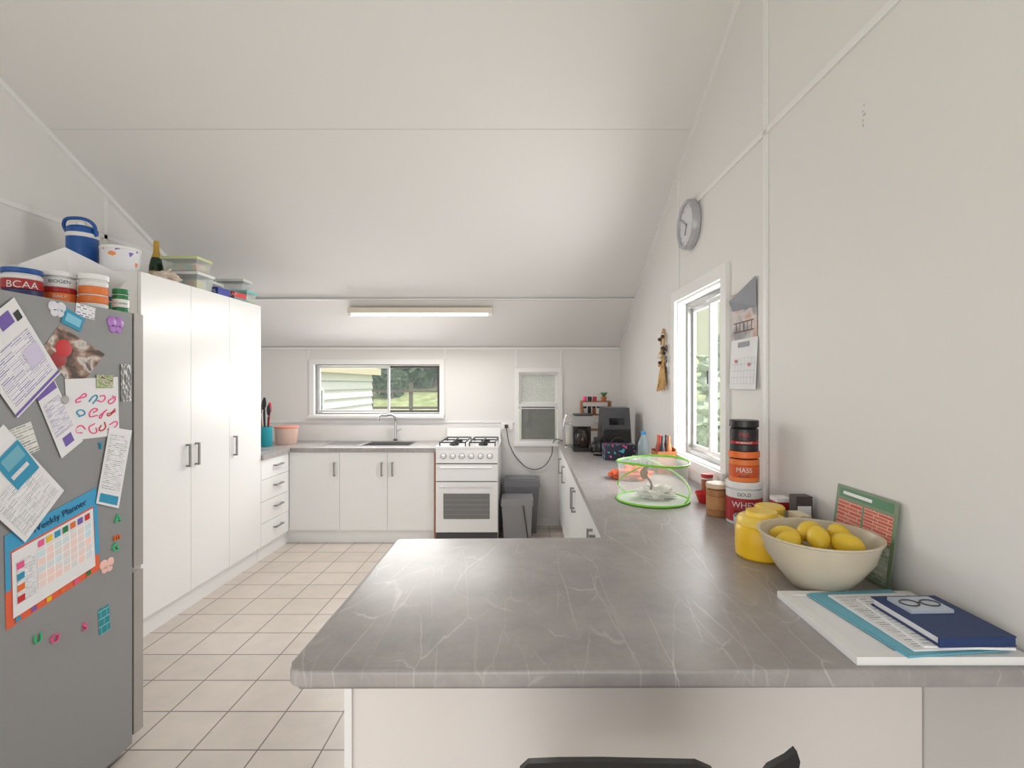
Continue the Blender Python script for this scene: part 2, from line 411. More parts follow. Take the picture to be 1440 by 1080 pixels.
boxes('carcass', [(XL+.003, XP-.02, 4.19, YB-.003, .12, .86), (XP-.02, -.885, YC+.02, YB-.003, .12, .60), (XP-.02, -.885, YC+.02, YC+.06, .60, .86)], CAB, bc)
boxes('kick', [(XL+.003, XP-.03, 4.19, YB-.003, 0, .12), (XP-.03, -.885, YC+.04, YB-.003, 0, .12)], CAB, bc)
zz = (.125, .315, .50, .685, .858)
for k in range(4):
    box('drawer_%d' % k, XP-.018, XP, 4.192, YC+.0, zz[k]+.0015, zz[k+1]-.0015, CAB, bc, .0015)
    zc = zz[k+1]-.075
    boxes('drawer_handle_%d' % k, [(XP, XP+.028, 4.39, 4.402, zc-.005, zc+.005), (XP, XP+.028, 4.518, 4.53, zc-.005, zc+.005), (XP+.02, XP+.03, 4.39, 4.53, zc-.007, zc+.007)], NICKEL, bc)
box('drawer_gaps', XP-.0195, XP-.0185, 4.195, YC, .13, .855, GAP, bc)
xb = (XP+.002, -1.775, -1.325, -.885)
for k in range(3):
    box('door_%d' % k, xb[k]+.0015, xb[k+1]-.0015, YC, YC+.018, .125, .858, CAB, bc, .0015)
box('door_gaps', XP, -.89, YC+.0185, YC+.0195, .13, .855, GAP, bc)
for x in (-1.82, -1.375, -1.275): handle_v(bc, 'y', YC, x, .70, .13)
box('end_panel', -.884, -.868, YC-.005, YB-.003, 0, .861, WOOD, bc)
T0, T1 = .862, .9
sk = (-1.62, -1.16, 4.83, 5.16)
boxes('kitchen_countertop', [(XL+.002, XP+.02, 4.19, YB-.001, T0, T1), (XP+.02, sk[0], YC-.02, YB-.001, T0, T1), (sk[0], sk[1], YC-.02, sk[2], T0, T1),
     (sk[0], sk[1], sk[3], YB-.001, T0, T1), (sk[1], -.868, YC-.02, YB-.001, T0, T1)], MARBLE)
snk = group('kitchen_sink', (-1.4, 5, .9))
boxes('rim', [(sk[0]-.02, sk[1]+.02, sk[2]-.02, sk[2], T1, T1+.004), (sk[0]-.02, sk[1]+.02, sk[3], sk[3]+.02, T1, T1+.004), (sk[0]-.02, sk[0], sk[2], sk[3], T1, T1+.004), (sk[1], sk[1]+.02, sk[2], sk[3], T1, T1+.004),
      (sk[0]-.42, sk[0]-.02, sk[2]-.02, sk[3]+.02, T1, T1+.004)], STEEL, snk)
boxes('drainer_ridges', [(sk[0]-.38, sk[0]-.05, sk[2]+.03+k*.045, sk[2]+.038+k*.045, T1+.004, T1+.007) for k in range(7)], STEEL, snk)
boxes('basin', [(sk[0], sk[0]+.004, sk[2], sk[3], .72, T1), (sk[1]-.004, sk[1], sk[2], sk[3], .72, T1), (sk[0], sk[1], sk[2], sk[2]+.004, .72, T1), (sk[0], sk[1], sk[3]-.004, sk[3], .72, T1), (sk[0], sk[1], sk[2], sk[3], .716, .72)], STEEL, snk)
tp = group('kitchen_tap', (-1.39, 5.2, .9))
can('tap_base', -1.39, 5.21, .9005, .93, .026, CHROME, tp)
tube('spout', [(-1.39, 5.21, .92), (-1.39, 5.21, 1.06), (-1.39, 5.20, 1.14), (-1.41, 5.17, 1.175), (-1.46, 5.1, 1.178), (-1.51, 5.03, 1.17), (-1.515, 5.025, 1.13)], .014, CHROME, tp)
tube('lever', [(-1.39, 5.21, 1.0), (-1.33, 5.2, 1.03)], .007, CHROME, tp, smooth=False)

XR = .34
rc = group('corner_base_cabinet', (.7, 3.5, 0))
prisms('carcass', [[(XR, 1.92), (WX(1.92)-.004, 1.92), (WX(5.27)-.004, 5.27), (XR, 5.27)]], .12, .861, CAB, rc, 'z')
prisms('kick', [[(XR+.05, 1.92), (WX(1.92)-.004, 1.92), (WX(5.27)-.004, 5.27), (XR+.05, 5.27)]], 0, .12, CAB, rc, 'z')
yb = (1.94, 2.44, 2.94, 3.44, 3.94, 4.44, 4.9, 5.26)
for k in range(7):
    box('door_%d' % k, XR-.019, XR-.001, yb[k]+.002, yb[k+1]-.002, .125, .857, CAB, rc, .0015)
box('gaps', XR-.0009, XR-.0002, 1.95, 5.25, .13, .855, GAP, rc)
for y in (2.39, 2.49, 3.39, 3.49, 4.39, 4.85): handle_v(rc, 'x', XR-.019, y, .70, .15, -1)
pn = group('peninsula_cabinet', (.3, 1.6, 0))
prisms('body', [[(-.495, 1.36), (WX(1.36)-.004, 1.36), (WX(1.915)-.004, 1.915), (-.495, 1.915)]], 0.0, .861, M('panel_white', (230, 224, 219), .4, var=.01), pn, 'z')
boxes('panel_edge', [(-.5, -.48, 1.352, 1.36, 0, .861)], CAB, pn)
def lcounter():
    bm = bmesh.new()
    def arc(cx, cy, r, a0, a1, n=6): return [(cx+r*math.cos(math.radians(a0+(a1-a0)*k/n)), cy+r*math.sin(math.radians(a0+(a1-a0)*k/n))) for k in range(n+1)]
    pts = arc(-.51+.03, 1.042+.03, .03, 180, 270) + [(WX(1.042)-.002, 1.042), (WX(5.27)-.002, YB-.001), (.31, YB-.001), (.31, 1.935)] + arc(-.51+.02, 1.935-.02, .02, 90, 180, 4)
    A = [bm.verts.new((x, y, T0)) for x, y in pts]; B = [bm.verts.new((x, y, T1)) for x, y in pts]
    bm.faces.new(A[::-1]); bm.faces.new(B); n = len(pts)
    for k in range(n): bm.faces.new((A[k], A[(k+1) % n], B[(k+1) % n], B[k]))
    ed = [e for e in bm.edges if abs(e.verts[0].co.z-e.verts[1].co.z) < 1e-6]
    bmesh.ops.bevel(bm, geom=ed, offset=.009, segments=4, profile=.5, affect='EDGES')
    return fin('peninsula_countertop', bm, MARBLE, None, True)
lcounter()

# ------------------------------------------------------------------ stove
st = group('gas_stove', (-.57, 4.9, 0))
x0, x1, yf = -.862, -.283, 4.62
box('body', x0, x1, yf+.03, YB-.02, .06, .895, ENAMEL, st, .004)
boxes('plinth', [(x0+.02, x1-.02, yf+.06, YB-.05, 0, .06)], DARK, st)
box('hob_top', x0-.002, x1+.002, yf+.0, YB-.02, .895, .915, ENAMEL, st, .006)
box('splashback', x0+.01, x1-.01, YB-.045, YB-.02, .915, 1.04, ENAMEL, st, .006)
box('control_panel', x0+.003, x1-.003, yf-.0, yf+.03, .765, .893, ENAMEL, st, .006)
for k in range(6):
    xx = x0+.075+k*.086
    lathe('knob_%d' % k, (xx, yf, .83), [(0, .03), (.014, .03), (.018, .022), (.022, 0), (0, 0)], WHITE, st, 24, Matrix.Rotation(math.pi/2, 4, 'X'))
    lathe('knob_ring_%d' % k, (xx, yf, .83), [(0, .002), (.026, .002), (.026, 0), (0, 0)], DARK, st, 24, Matrix.Rotation(math.pi/2, 4, 'X'))
box('grill_door', x0+.004, x1-.004, yf-.005, yf+.03, .60, .755, ENAMEL, st, .006)
box('oven_door', x0+.004, x1-.004, yf-.005, yf+.03, .125, .59, ENAMEL, st, .006)
boxes('door_gaps', [(x0+.006, x1-.006, yf+.012, yf+.028, .588, .602), (x0+.006, x1-.006, yf+.012, yf+.028, .753, .767)], DARK, st)
box('bottom_panel', x0+.004, x1-.004, yf+.01, yf+.03, .06, .115, DARK, st)
box('oven_window_trim', x0+.06, x1-.06, yf-.009, yf-.004, .235, .50, WHITE, st, .004)
box('oven_window', x0+.075, x1-.075, yf-.012, yf-.008, .25, .485, M('oven_glass', (112, 112, 112), .1), st, .002)
boxes('oven_rack', [(x0+.085, x1-.085, yf-.0135, yf-.012, .29+k*.045, .294+k*.045) for k in range(4)], NICKEL, st)
for nm, z in (('grill_handle', .728), ('oven_handle', .555)):
    tube(nm, [(x0+.05, yf-.03, z), (x1-.05, yf-.03, z)], .009, WHITE, st, smooth=False)
    boxes(nm+'_mount', [(x0+.055, x0+.075, yf-.03, yf, z-.007, z+.007), (x1-.075, x1-.055, yf-.03, yf, z-.007, z+.007)], WHITE, st)
for ix, xx in enumerate((x0+.15, x1-.15)):
    for iy, yy in enumerate((4.77, 5.05)):
        can('burner_%d%d' % (ix, iy), xx, yy, .915, .932, .045, BLACK, st)
        can('cap_%d%d' % (ix, iy), xx, yy, .932, .938, .03, DARK, st)
    g = []
    for yy in (4.68, 4.91, 5.14): g.append((xx-.12, xx+.12, yy-.005, yy+.005, .945, .956))
    for dx in (-.12, 0, .12): g.append((xx+dx-.005, xx+dx+.005, 4.68, 5.14, .945, .956))
    for dx in (-.12, .12):
        for yy in (4.68, 5.14): g.append((xx+dx-.005, xx+dx+.005, yy-.005, yy+.005, .915, .95))
    boxes('pan_support_%d' % ix, g, BLACK, st)

# ------------------------------------------------------------------ bins
def bin_(name, x0, x1, y0, y1, h, mat, lid, taper=.03, lidmat=None):
    g = group(name, ((x0+x1)/2, (y0+y1)/2, 0))
    bm = bmesh.new(); bbox(bm, x0, x1, y0, y1, 0, h)
    for v in bm.verts:
        if v.co.z < .01:
            v.co.x += taper if v.co.x < (x0+x1)/2 else -taper; v.co.y += taper if v.co.y < (y0+y1)/2 else -taper
    fin('body', bm, mat, g, True, None, .02)
    box('rim', x0-.008, x1+.008, y0-.008, y1+.008, h-.03, h, mat, g, .006)
    box('lid', x0-.004, x1+.004, y0-.004, y1+.004, h, h+.035, lidmat or mat, g, .014, segs=3)
    if lid: box('lid_panel', x0+.03, x1-.03, y0+.03, y1-.03, h+.035, h+.045, lidmat or mat, g, .004)
    return g
bin_('rubbish_bin', -.24, .11, 4.97, 5.235, .50, GREY2, True)
b2 = bin_('pedal_bin', -.25, .04, 4.68, 4.93, .38, GREY, False, .02)
beam('bag_strap', (-.05, 4.672, .36), (.0, 4.69, .02), .012, .006, DARK, b2)

ol = group('power_outlet', (-.22, YB, 1.06))
box('plate', -.285, -.165, YB-.012, YB, 1.02, 1.09, WHITE, ol, .004)
box('plug', -.25, -.215, YB-.045, YB-.012, 1.035, 1.07, BLACK, ol, .006)
tube('power_cord', [(-.235, YB-.04, 1.04), (-.19, YB-.03, .84), (-.08, YB-.02, .67), (.03, YB-.015, .60), (.15, YB-.015, .62), (.24, YB-.02, .74), (.28, YB-.03, .91), (.36, YB-.1, .908)], .004, BLACK, ol)

# ------------------------------------------------------------------ fridge
fr = group('fridge', (-1.97, 1.7, 0))
FG = M('fridge_grey', (146, 147, 148), .38, .0, var=.03, scale=60)
FDR = M('fridge_door_steel', (178, 174, 170), .35, .4)
FX = -1.62
box('body', -2.32, FX, 1.34, 2.035, .03, 1.79, FG, fr, .008)
box('gasket', -2.31, FX-.012, 2.035, 2.044, .06, 1.78, DARK, fr)
box('door_upper', -2.32, FX+.001, 2.044, 2.092, .745, 1.79, FDR, fr, .010, segs=3)
box('door_lower', -2.32, FX+.001, 2.044, 2.092, .06, .725, FDR, fr, .010, segs=3)
boxes('feet', [(-2.28, -2.24, 1.4, 1.44, 0, .03), (-1.7, -1.66, 1.4, 1.44, 0, .03), (-2.28, -2.24, 1.96, 2.0, 0, .03), (-1.7, -1.66, 1.96, 2.0, 0, .03)], BLACK, fr)

LET = brickmat('print_letter', (160, 160, 168), (236, 236, 240), (240, 240, 242), .21, .034, .0085, offset=.37)
LET2 = brickmat('print_purple', (140, 128, 180), (236, 234, 242), (241, 241, 244), .3, .042, .010, offset=.3)
PLAN = brickmat('planner_grid', (250, 214, 205), (205, 232, 240), (252, 252, 252), .14, .19, .008, offset=0)
PHOTO = rampmat('photo_dark', [(0, (36, 30, 30)), (.42, (74, 56, 48)), (.5, (150, 116, 96)), (.58, (214, 206, 200)), (.66, (96, 84, 76))], 2.6, dist=.3)
PHOTO2 = rampmat('photo_green', [(0, (60, 90, 50)), (.45, (150, 175, 110)), (.55, (225, 215, 200)), (.6, (110, 80, 60))], 4, dist=.6)
def fq(name, p, mat, lvl=1, parent=None):
    e = .0005+.0008*lvl
    return quad(name, [(FX+e, a, b) for a, b in p], mat, parent)
def fr_rect(name, y, z, w, h, mat, lvl=2, rot=0, par=None):
    c, s = math.cos(rot), math.sin(rot)
    P = [(-w/2, h/2), (w/2, h/2), (w/2, -h/2), (-w/2, -h/2)]
    return fq(name, [(y+a*c-b*s, z+a*s+b*c) for a, b in P], mat, lvl, par)
def sub(p, u0, u1, v0, v1):
    def at(u, v):
        a = [p[0][k]*(1-u)+p[1][k]*u for k in (0, 1)]; b = [p[3][k]*(1-u)+p[2][k]*u for k in (0, 1)]
        return (a[0]*(1-v)+b[0]*v, a[1]*(1-v)+b[1]*v)
    return [at(u0, v0), at(u1, v0), at(u1, v1), at(u0, v1)]
PUR = M('purple_ink', (120, 96, 176), .7); CYAN = M('cyan_ink', (40, 150, 188), .6); PINK = M('pink_ink', (240, 90, 150), .6); NAVI = M('navy_ink', (20, 40, 90), .6)
# stacking levels: photo 1-1.8, drawing 2-2.8, flyer 3-4, letter 5-8
P2 = [(1.718, 1.703), (1.903, 1.614), (1.786, 1.48), (1.646, 1.601)]
g = group('photo_print', (FX, 1.77, 1.6)); fq('sheet', P2, PHOTO, 1, g)
hr = M('helmet_red', (205, 50, 56), .6)
lathe('red_cap', (FX+.0015, 1.735, 1.625), [(0, .0007), (.03, .0007), (.031, 0)], hr, g, 24, Matrix.Rotation(math.pi/2, 4, 'Y'), 1.0, 1)
lathe('red_shirt', (FX+.0014, 1.715, 1.585), [(0, .0006), (.03, .0006), (.031, 0)], M('shirt_red', (168, 50, 52), .6), g, 24, Matrix.Rotation(math.pi/2, 4, 'Y'), .8, 1)
C4 = [(1.737, 1.517), (1.962, 1.528), (1.969, 1.298), (1.75, 1.3)]
g = group('child_drawing', (FX, 1.85, 1.41)); fq('sheet', C4, PAPER, 2, g)
random.seed(9)
for k in range(12):
    cy = 1.80+.045*(k % 4); cz = 1.335+.055*(k//4)
    pts = [(FX+.0030, cy+(.012+.012*random.random())*math.cos(t*(1.6+random.random())+k), cz+(.008+.014*random.random())*math.sin(t*1.7+k*1.3)) for t in range(4)]
    tube('stroke_%d' % k, pts, .0022, (PINK, PINK, RED, PINK, CYAN)[k % 5], g)
Bq = [(1.632, 1.465), (1.698, 1.512), (1.806, 1.294), (1.723, 1.242)]
g = group('flyer_page', (FX, 1.7, 1.38)); fq('sheet', Bq, PAPER, 5, g); fq('band', sub(Bq, 0, .95, .0, .10), PUR, 6, g); fq('print', sub(Bq, .1, .9, .2, .7), LET2, 6, g); fq('picture', sub(Bq, .3, .7, .76, .9), PUR, 6, g)
A = [(1.419, 1.627), (1.562, 1.772), (1.716, 1.537), (1.573, 1.392)]
g = group('letter_page', (FX, 1.57, 1.58)); fq('sheet', A, PAPER, 7, g); fq('print', sub(A, .08, .92, .34, .9), LET2, 8, g); fq('logo', sub(A, .55, .8, .06, .2), PUR, 8, g); fq('stain', sub(A, .84, .95, .12, .22), BLACK, 8, g); fq('band', sub(A, .0, 1, .95, .98), PUR, 8, g); fq('box', sub(A, .62, .93, .5, .72), M('lilac_box', (214, 206, 232), .7), 9, g)
C5 = [(1.919, 1.335), (2.028, 1.311), (1.962, 1.01), (1.859, 1.054)]
g = group('notice_slip', (FX, 1.94, 1.18)); fq('sheet', C5, PAPER, 6, g); fq('print', sub(C5, .1, .9, .08, .8), LET, 7, g); fq('logo', sub(C5, .1, .9, .86, .97), CYAN, 7, g)
g = group('receipt', (FX, 1.6, 1.32)); fr_rect('slip', 1.60, 1.32, .07, .1, brickmat('print_receipt', (150, 150, 150), (235, 235, 230), (235, 235, 230), .5, .09, .02), 2, .3, g)
D6 = [(1.395, 1.238), (1.529, 1.376), (1.729, 1.13), (1.595, .992)]
g = group('letter_page', (FX, 1.56, 1.18)); fq('sheet', D6, PAPER, 9, g); fq('print', sub(D6, .08, .92, .45, .95), LET, 10, g)
g = group('brochure', (FX, 1.56, 1.24)); Q = [(1.50, 1.26), (1.57, 1.325), (1.64, 1.225), (1.57, 1.165)]; fq('sheet', Q, CYAN, 11, g); fq('picture', sub(Q, .15, .9, .1, .45), TEAL, 12, g); fq('words', sub(Q, .1, .8, .6, .72), LET, 12, g)
g = group('weekly_planner', (FX, 1.7, .92)); TBL = M('planner_blue', (60, 160, 205), .6); ORG = M('planner_orange', (232, 100, 62), .6)
P7 = [(1.537, 1.03), (1.865, 1.113), (1.881, .80), (1.543, .735)]
fq('sheet', P7, ORG, 1, g); fq('top_band', sub(P7, .0, 1, 0, .2), TBL, 2, g); fq('side_band', sub(P7, 0, .05, .2, .6), TBL, 2, g); fq('right_band', sub(P7, .95, 1, .2, .8), TBL, 2, g)
fq('grid', sub(P7, .06, .94, .22, .92), PAPER, 3, g); fq('cells', sub(P7, .3, .92, .34, .78), PLAN, 4, g); fq('legend', sub(P7, .1, .28, .34, .8), LET, 4, g)
cols = [PINK, YEL, CYAN, GREEN, ORANGE, PUR, RED]
for k in range(7):
    u = .31+k*.087; fq('day_%d' % k, sub(P7, u, u+.06, .25, .32), cols[k], 5, g)
for k in range(4): fq('sticker_%d' % k, sub(P7, .1, .17, .36+k*.12, .43+k*.12), cols[(k*2) % 7], 5, g)
for k in range(6): fq('shape_%d' % k, sub(P7, .08+k*.15, .13+k*.15, .93, .98), cols[(k*3+2) % 7], 4, g)
Tf = lambda y, z, e: Matrix.Translation((FX+e, y, z)) @ Matrix(((0, 0, 1, 0), (1, 0, 0, 0), (0, 1, 0, 0), (0, 0, 0, 1))) @ Matrix.Rotation(.24, 4, 'Z')
text('title', 'Weekly Planner', .032, NAVI, g, Tf(1.72, 1.045, .004), .0002)
fr_rect('business_card', 1.82, 1.765, .08, .045, brickmat('print_card', (120, 120, 170), (240, 240, 240), (240, 240, 240), .3, .2, .05), 1, -.1)
g = group('blue_tag', (FX, 1.769, 1.727)); fr_rect('tag', 1.769, 1.727, .08, .055, CYAN, 3, -.35, g); fr_rect('words', 1.769, 1.727, .06, .03, M('tag_pale', (130, 200, 225), .6), 4, -.35, g)
fr_rect('photo_strip', 2.0, 1.505, .05, .15, rampmat('photo_bw', [(0, (40, 40, 42)), (.5, (130, 130, 130)), (.6, (230, 230, 230))], 6), 4, .02)
fr_rect('small_photo', 1.90, 1.51, .075, .05, PHOTO2, 5, 0)
fr_rect('teal_card', 1.90, .60, .05, .1, brickmat('card_teal_print', (30, 140, 150), (40, 150, 160), (150, 200, 208), .5, .3, .015), 1, .05)
def butterfly(name, y, z, mat, s=.022):
    g = group(name, (FX, y, z))
    for k, (a, b, r) in enumerate(((-.8, .6, 1), (.8, .6, 1), (-.6, -.6, .75), (.6, -.6, .75))):
        lathe('wing_%d' % k, (FX+.001, y+a*s, z+b*s), [(0, .004), (r*s*.8, .004), (r*s, .001), (r*s, 0)], mat, g, 20, Matrix.Rotation(math.pi/2, 4, 'Y'))
butterfly('butterfly_magnet', 1.952, 1.729, M('magnet_purple', (175, 120, 200), .4))
butterfly('butterfly_magnet', 1.71, 1.755, M('magnet_white', (225, 225, 235), .4), .018)
butterfly('flower_magnet', 1.912, .80, M('magnet_flower', (245, 200, 190), .4), .018)
def letter(y, z, s, mat, ch):
    T = Matrix.Translation((FX+.004, y, z)) @ Matrix(((0, 0, 1, 0), (1, 0, 0, 0), (0, 1, 0, 0), (0, 0, 0, 1)))
    return text('letter_magnet', ch, s, mat, None, T, .003)
LG = M('magnet_green', (70, 190, 130), .4)
letter(1.96, .97, .045, LG, 'A'); letter(1.955, .90, .04, ORANGE, 'm'); letter(1.95, .86, .045, LG, 'G'); letter(1.814, .615, .04, PINK, 'S'); letter(1.70, .63, .04, PINK, 'O'); letter(1.64, .66, .04, LG, 'U')
letter(1.88, 1.265, .035, CYAN, 'T')
can('round_magnet', 0, 0, 0, .008, .016, STEEL, None, xf=Matrix.Translation((FX, 1.735, 1.445)) @ Matrix.Rotation(math.pi/2, 4, 'Y'))

# ------------------------------------------------------------------ jars
def jar(name, x, y, z0, parts, txt=None, face=-math.pi/2):
    g = group(name, (x, y, z0)); z = z0; k = 0
    for r, h, m in parts:
        can('part_%d' % k, x, y, z, z+h, r, m, g, .0025); z += h; k += 1
    if txt:
        for s, size, m, r, zz in txt: wraptext('label_'+s.lower().replace(' ', '_'), s, size, m, g, (x, y), r, face, z0+zz)
    return g
LRED = M('label_red', (176, 40, 46), .4); LBL = M('label_navy', (40, 50, 100), .4); LWH = M('label_white', (232, 232, 232), .4); LOR = M('label_orange', (232, 124, 58), .4); LBK = M('label_black', (34, 32, 36), .35)
ZF = 1.7905
def facing(x, y): return math.atan2(-y, -x)
jar('amino_supplement_tub', -1.80, 1.77, ZF, [(.052, .012, WHITE), (.054, .03, LBL), (.0545, .035, LRED), (.054, .015, LWH), (.05, .006, WHITE), (.055, .018, BLUE)], [('BCAA', .034, LWH, .0545, .055)], facing(-1.8, 1.77))
jar('collagen_powder_tub', -1.775, 1.885, ZF, [(.05, .05, LOR), (.0502, .02, LRED), (.05, .035, LWH), (.045, .006, WHITE), (.052, .02, WHITE)], [('BIOGEN', .018, LBL, .0503, .09), ('DAILY', .014, LWH, .0503, .035)], facing(-1.765, 1.885))
jar('vitamin_powder_tub', -1.69, 1.935, ZF, [(.045, .02, LWH), (.0455, .028, LOR), (.0452, .006, LWH), (.0455, .03, LOR), (.045, .02, LWH), (.043, .006, WHITE), (.047, .022, WHITE)], None)
jar('pill_bottle', -1.655, 2.02, ZF, [(.028, .018, GREEN), (.0282, .034, LWH), (.028, .015, GREEN), (.022, .006, WHITE), (.027, .02, GREEN)], [('VITAMIN', .012, GREEN, .0283, .033)], facing(-1.66, 2.03))
jar('capsule_bottle', -1.735, 2.05, ZF, [(.025, .045, GREEN), (.02, .005, WHITE), (.024, .018, LBL)])
g = group('folded_paper_bag', (-1.95, 1.98, ZF))
quad('panel_a', [(-2.02, 1.98, ZF+.19), (-1.88, 2.02, ZF+.265), (-1.84, 2.03, ZF+.002), (-2.24, 2.02, ZF+.002)], PAPER, g)
quad('panel_b', [(-1.88, 2.02, ZF+.265), (-1.67, 2.078, ZF+.15), (-1.76, 2.078, ZF+.05), (-1.84, 2.03, ZF+.002)], PAPER, g)
quad('panel_c', [(-2.20, 1.90, ZF+.13), (-2.02, 1.98, ZF+.19), (-2.24, 2.02, ZF+.002), (-2.28, 1.95, ZF+.002)], PAPER, g)

# ------------------------------------------------------------------ pantry top
ZP = ZPT+.0005
g = group('drink_cooler_jug', (-2.74, 3.04, ZP))
jx, jy = -2.74, 3.06
can('jug_body', jx, jy, ZP, ZP+.25, .078, BLUE, g, .01); can('band', jx, jy, ZP+.05, ZP+.07, .0785, LWH, g); can('jug_lid', jx, jy, ZP+.25, ZP+.305, .076, BLUE, g, .012)
can('collar', jx, jy, ZP+.236, ZP+.262, .082, LWH, g); can('cap', jx+.02, jy-.03, ZP+.305, ZP+.33, .026, LWH, g)
tube('jug_handle', [(jx-.08, jy, ZP+.25), (jx-.088, jy-.03, ZP+.32), (jx, jy-.06, ZP+.345), (jx+.088, jy-.03, ZP+.32), (jx+.08, jy, ZP+.25)], .010, BLUE, g)
g = group('plastic_tub', (-2.53, 3.05, ZP))
STAR = rampmat('tub_dots', [(0, (232, 232, 238)), (.72, (240, 150, 90)), (.8, (130, 110, 190)), (.86, (232, 232, 238))], 44, 'Object', kind='vor')
lathe('tub', (-2.53, 3.09, ZP), [(0, 0), (.08, 0), (.092, .02), (.102, .165), (.098, .165)], STAR, g)
can('tub_lid', -2.53, 3.09, ZP+.165, ZP+.185, .105, WHITE, g)
g = group('champagne_bottle', (-2.63, 3.52, ZP))
bxx, byy = -2.63, 3.52
lathe('bottle', (bxx, byy, ZP), [(0, 0), (.04, 0), (.044, .01), (.044, .17), (.035, .22), (.018, .27), (.015, .29)], M('bottle_green', (30, 60, 36), .12), g)
lathe('foil', (bxx, byy, ZP+.235), [(.030, 0), (.021, .03), (.018, .055), (.017, .105), (.014, .12), (0, .12)], M('gold_foil', (205, 165, 70), .3, .3), g)
can('label', bxx, byy, ZP+.06, ZP+.14, .0448, M('label_gold', (225, 205, 150), .5), g)
g = group('snack_bag', (-2.37, 3.24, ZP))
blob('bag', (-2.37, 3.26, ZP+.036), .07, M('snack_bag', (226, 210, 196), .25, var=.3, scale=30), g, .5, 2.5, 4, (1.1, 1, .6), -.036)
tube('bag_tie', [(-2.36, 3.25, ZP+.07), (-2.33, 3.24, ZP+.09)], .008, M('snack_bag', (0, 0, 0)), g, smooth=False)
def contbox(name, x0, x1, y0, y1, z0, h, bodymat, lidmat, contents=None):
    g = group(name, ((x0+x1)/2, (y0+y1)/2, z0))
    bm = bmesh.new(); bbox(bm, x0, x1, y0, y1, z0, z0+h)
    for v in bm.verts:
        if v.co.z < z0+.001:
            v.co.x += .012*(1 if v.co.x < (x0+x1)/2 else -1); v.co.y += .012*(1 if v.co.y < (y0+y1)/2 else -1)
    fin('tub', bm, bodymat, g, True, None, .012)
    box('lid', x0-.006, x1+.006, y0-.006, y1+.006, z0+h, z0+h+.018, lidmat, g, .006)
    box('lid_rib', x0+.02, x1-.02, y0+.02, y1-.02, z0+h+.018, z0+h+.022, lidmat, g, .002)
    if contents:
        box('contents', x0+.02, x1-.02, y0+.02, y1-.02, z0+.01, z0+h*.7, contents, g, .02)
    return g
CONT = rampmat('tub_contents', [(0, (225, 215, 110)), (.4, (120, 190, 175)), (.6, (232, 228, 222)), (.8, (222, 160, 130))], 30, 'Object', kind='vor')
LA = M('lid_aqua', (130, 205, 200), .4); LWW = M('lid_white', (226, 230, 226), .4)
contbox('storage_container', -2.54, -2.275, 3.42, 3.60, ZP, .10, CLEAR, LWW, CONT)
contbox('snack_container', -2.53, -2.285, 3.43, 3.59, ZP+.1225, .085, CLEAR, M('lid_lime', (208, 216, 160), .4), CONT)
contbox('lunch_container', -2.55, -2.275, 4.02, 4.16, ZP, .085, CLEAR, LA, CONT)
contbox('sandwich_container', -2.53, -2.31, 4.03, 4.15, ZP+.1075, .07, CLEAR, LWW, None)
contbox('cereal_container', -2.62, -2.385, 3.66, 3.88, ZP, .10, CLEAR, LWW, CONT)
lathe('plastic_plate', (-2.50, 3.77, ZP+.083), [(0, .04), (.06, .042), (.11, .062), (.108, .067), (.06, .048), (0, .045)], M('plate_lilac', (190, 180, 215), .4), None)
g = group('cling_wrap_box', (-2.3, 3.9, ZP))
box('box', -2.33, -2.268, 3.84, 4.0, ZP, ZP+.06, M('wrap_red', (214, 60, 66), .4, var=.2, scale=20), g, .002)
box('stripe', -2.3302, -2.2678, 3.8398, 4.0002, ZP+.005, ZP+.018, M('wrap_teal', (60, 170, 170), .4), g)
text('brand', 'WRAP', .034, LWH, g, Matrix.Translation((-2.299, 3.8392, ZP+.037)) @ Matrix.Rotation(math.pi/2, 4, 'X'), .0005)
g = group('foil_box', (-2.32, 3.7, ZP))
box('box', -2.36, -2.27, 3.64, 3.79, ZP, ZP+.055, M('foil_blue', (46, 60, 160), .4, var=.3, scale=30), g, .002)
text('brand', 'FOIL', .034, LWH, g, Matrix.Translation((-2.315, 3.6392, ZP+.028)) @ Matrix.Rotation(math.pi/2, 4, 'X'), .0005)

# ------------------------------------------------------------------ back-left counter items
ZC = .9005
g = group('utensil_crock', (-2.52, 4.78, .9))
lathe('crock', (-2.52, 4.78, ZC), [(0, 0), (.05, 0), (.055, .01), (.055, .19), (.05, .19), (.048, .02), (0, .02)], M('teal_ceramic', (30, 150, 165), .3), g)
for k, (dx, dy, h, m) in enumerate(((-.02, .01, .40, BLACK), (.02, .01, .37, RED), (0, -.02, .42, BLACK), (.025, -.015, .35, BLACK), (-.03, -.015, .36, WOOD))):
    tube('utensil_%d' % k, [(-2.52+dx*.6, 4.78+dy*.6, .93), (-2.52+dx*1.4, 4.78+dy*1.3, .9+h-.06)], .007, m, g, smooth=False)
    blob('utensil_head_%d' % k, (-2.52+dx*1.5, 4.78+dy*1.4, .9+h), .033, m, g, .1, 2, 2, (.6, .35, 1.7))
g = group('plastic_canister', (-2.44, 4.98, .9))
PEACH = thin('peach_plastic', (228, 196, 182), .72, rough=.3)
lathe('tub', (-2.42, 4.98, ZC), [(0, 0), (.09, 0), (.1, .015), (.11, .16), (.105, .16)], PEACH, g)
can('tub_lid', -2.42, 4.98, 1.06, 1.08, .115, M('lid_coral', (214, 140, 124), .4), g)
g = group('chopping_board', (-2.5, 4.42, .9))
box('board', -2.72, -2.34, 4.32, 4.50, ZC, ZC+.008, M('board_steel', (150, 152, 155), .3, .3), g, .002)

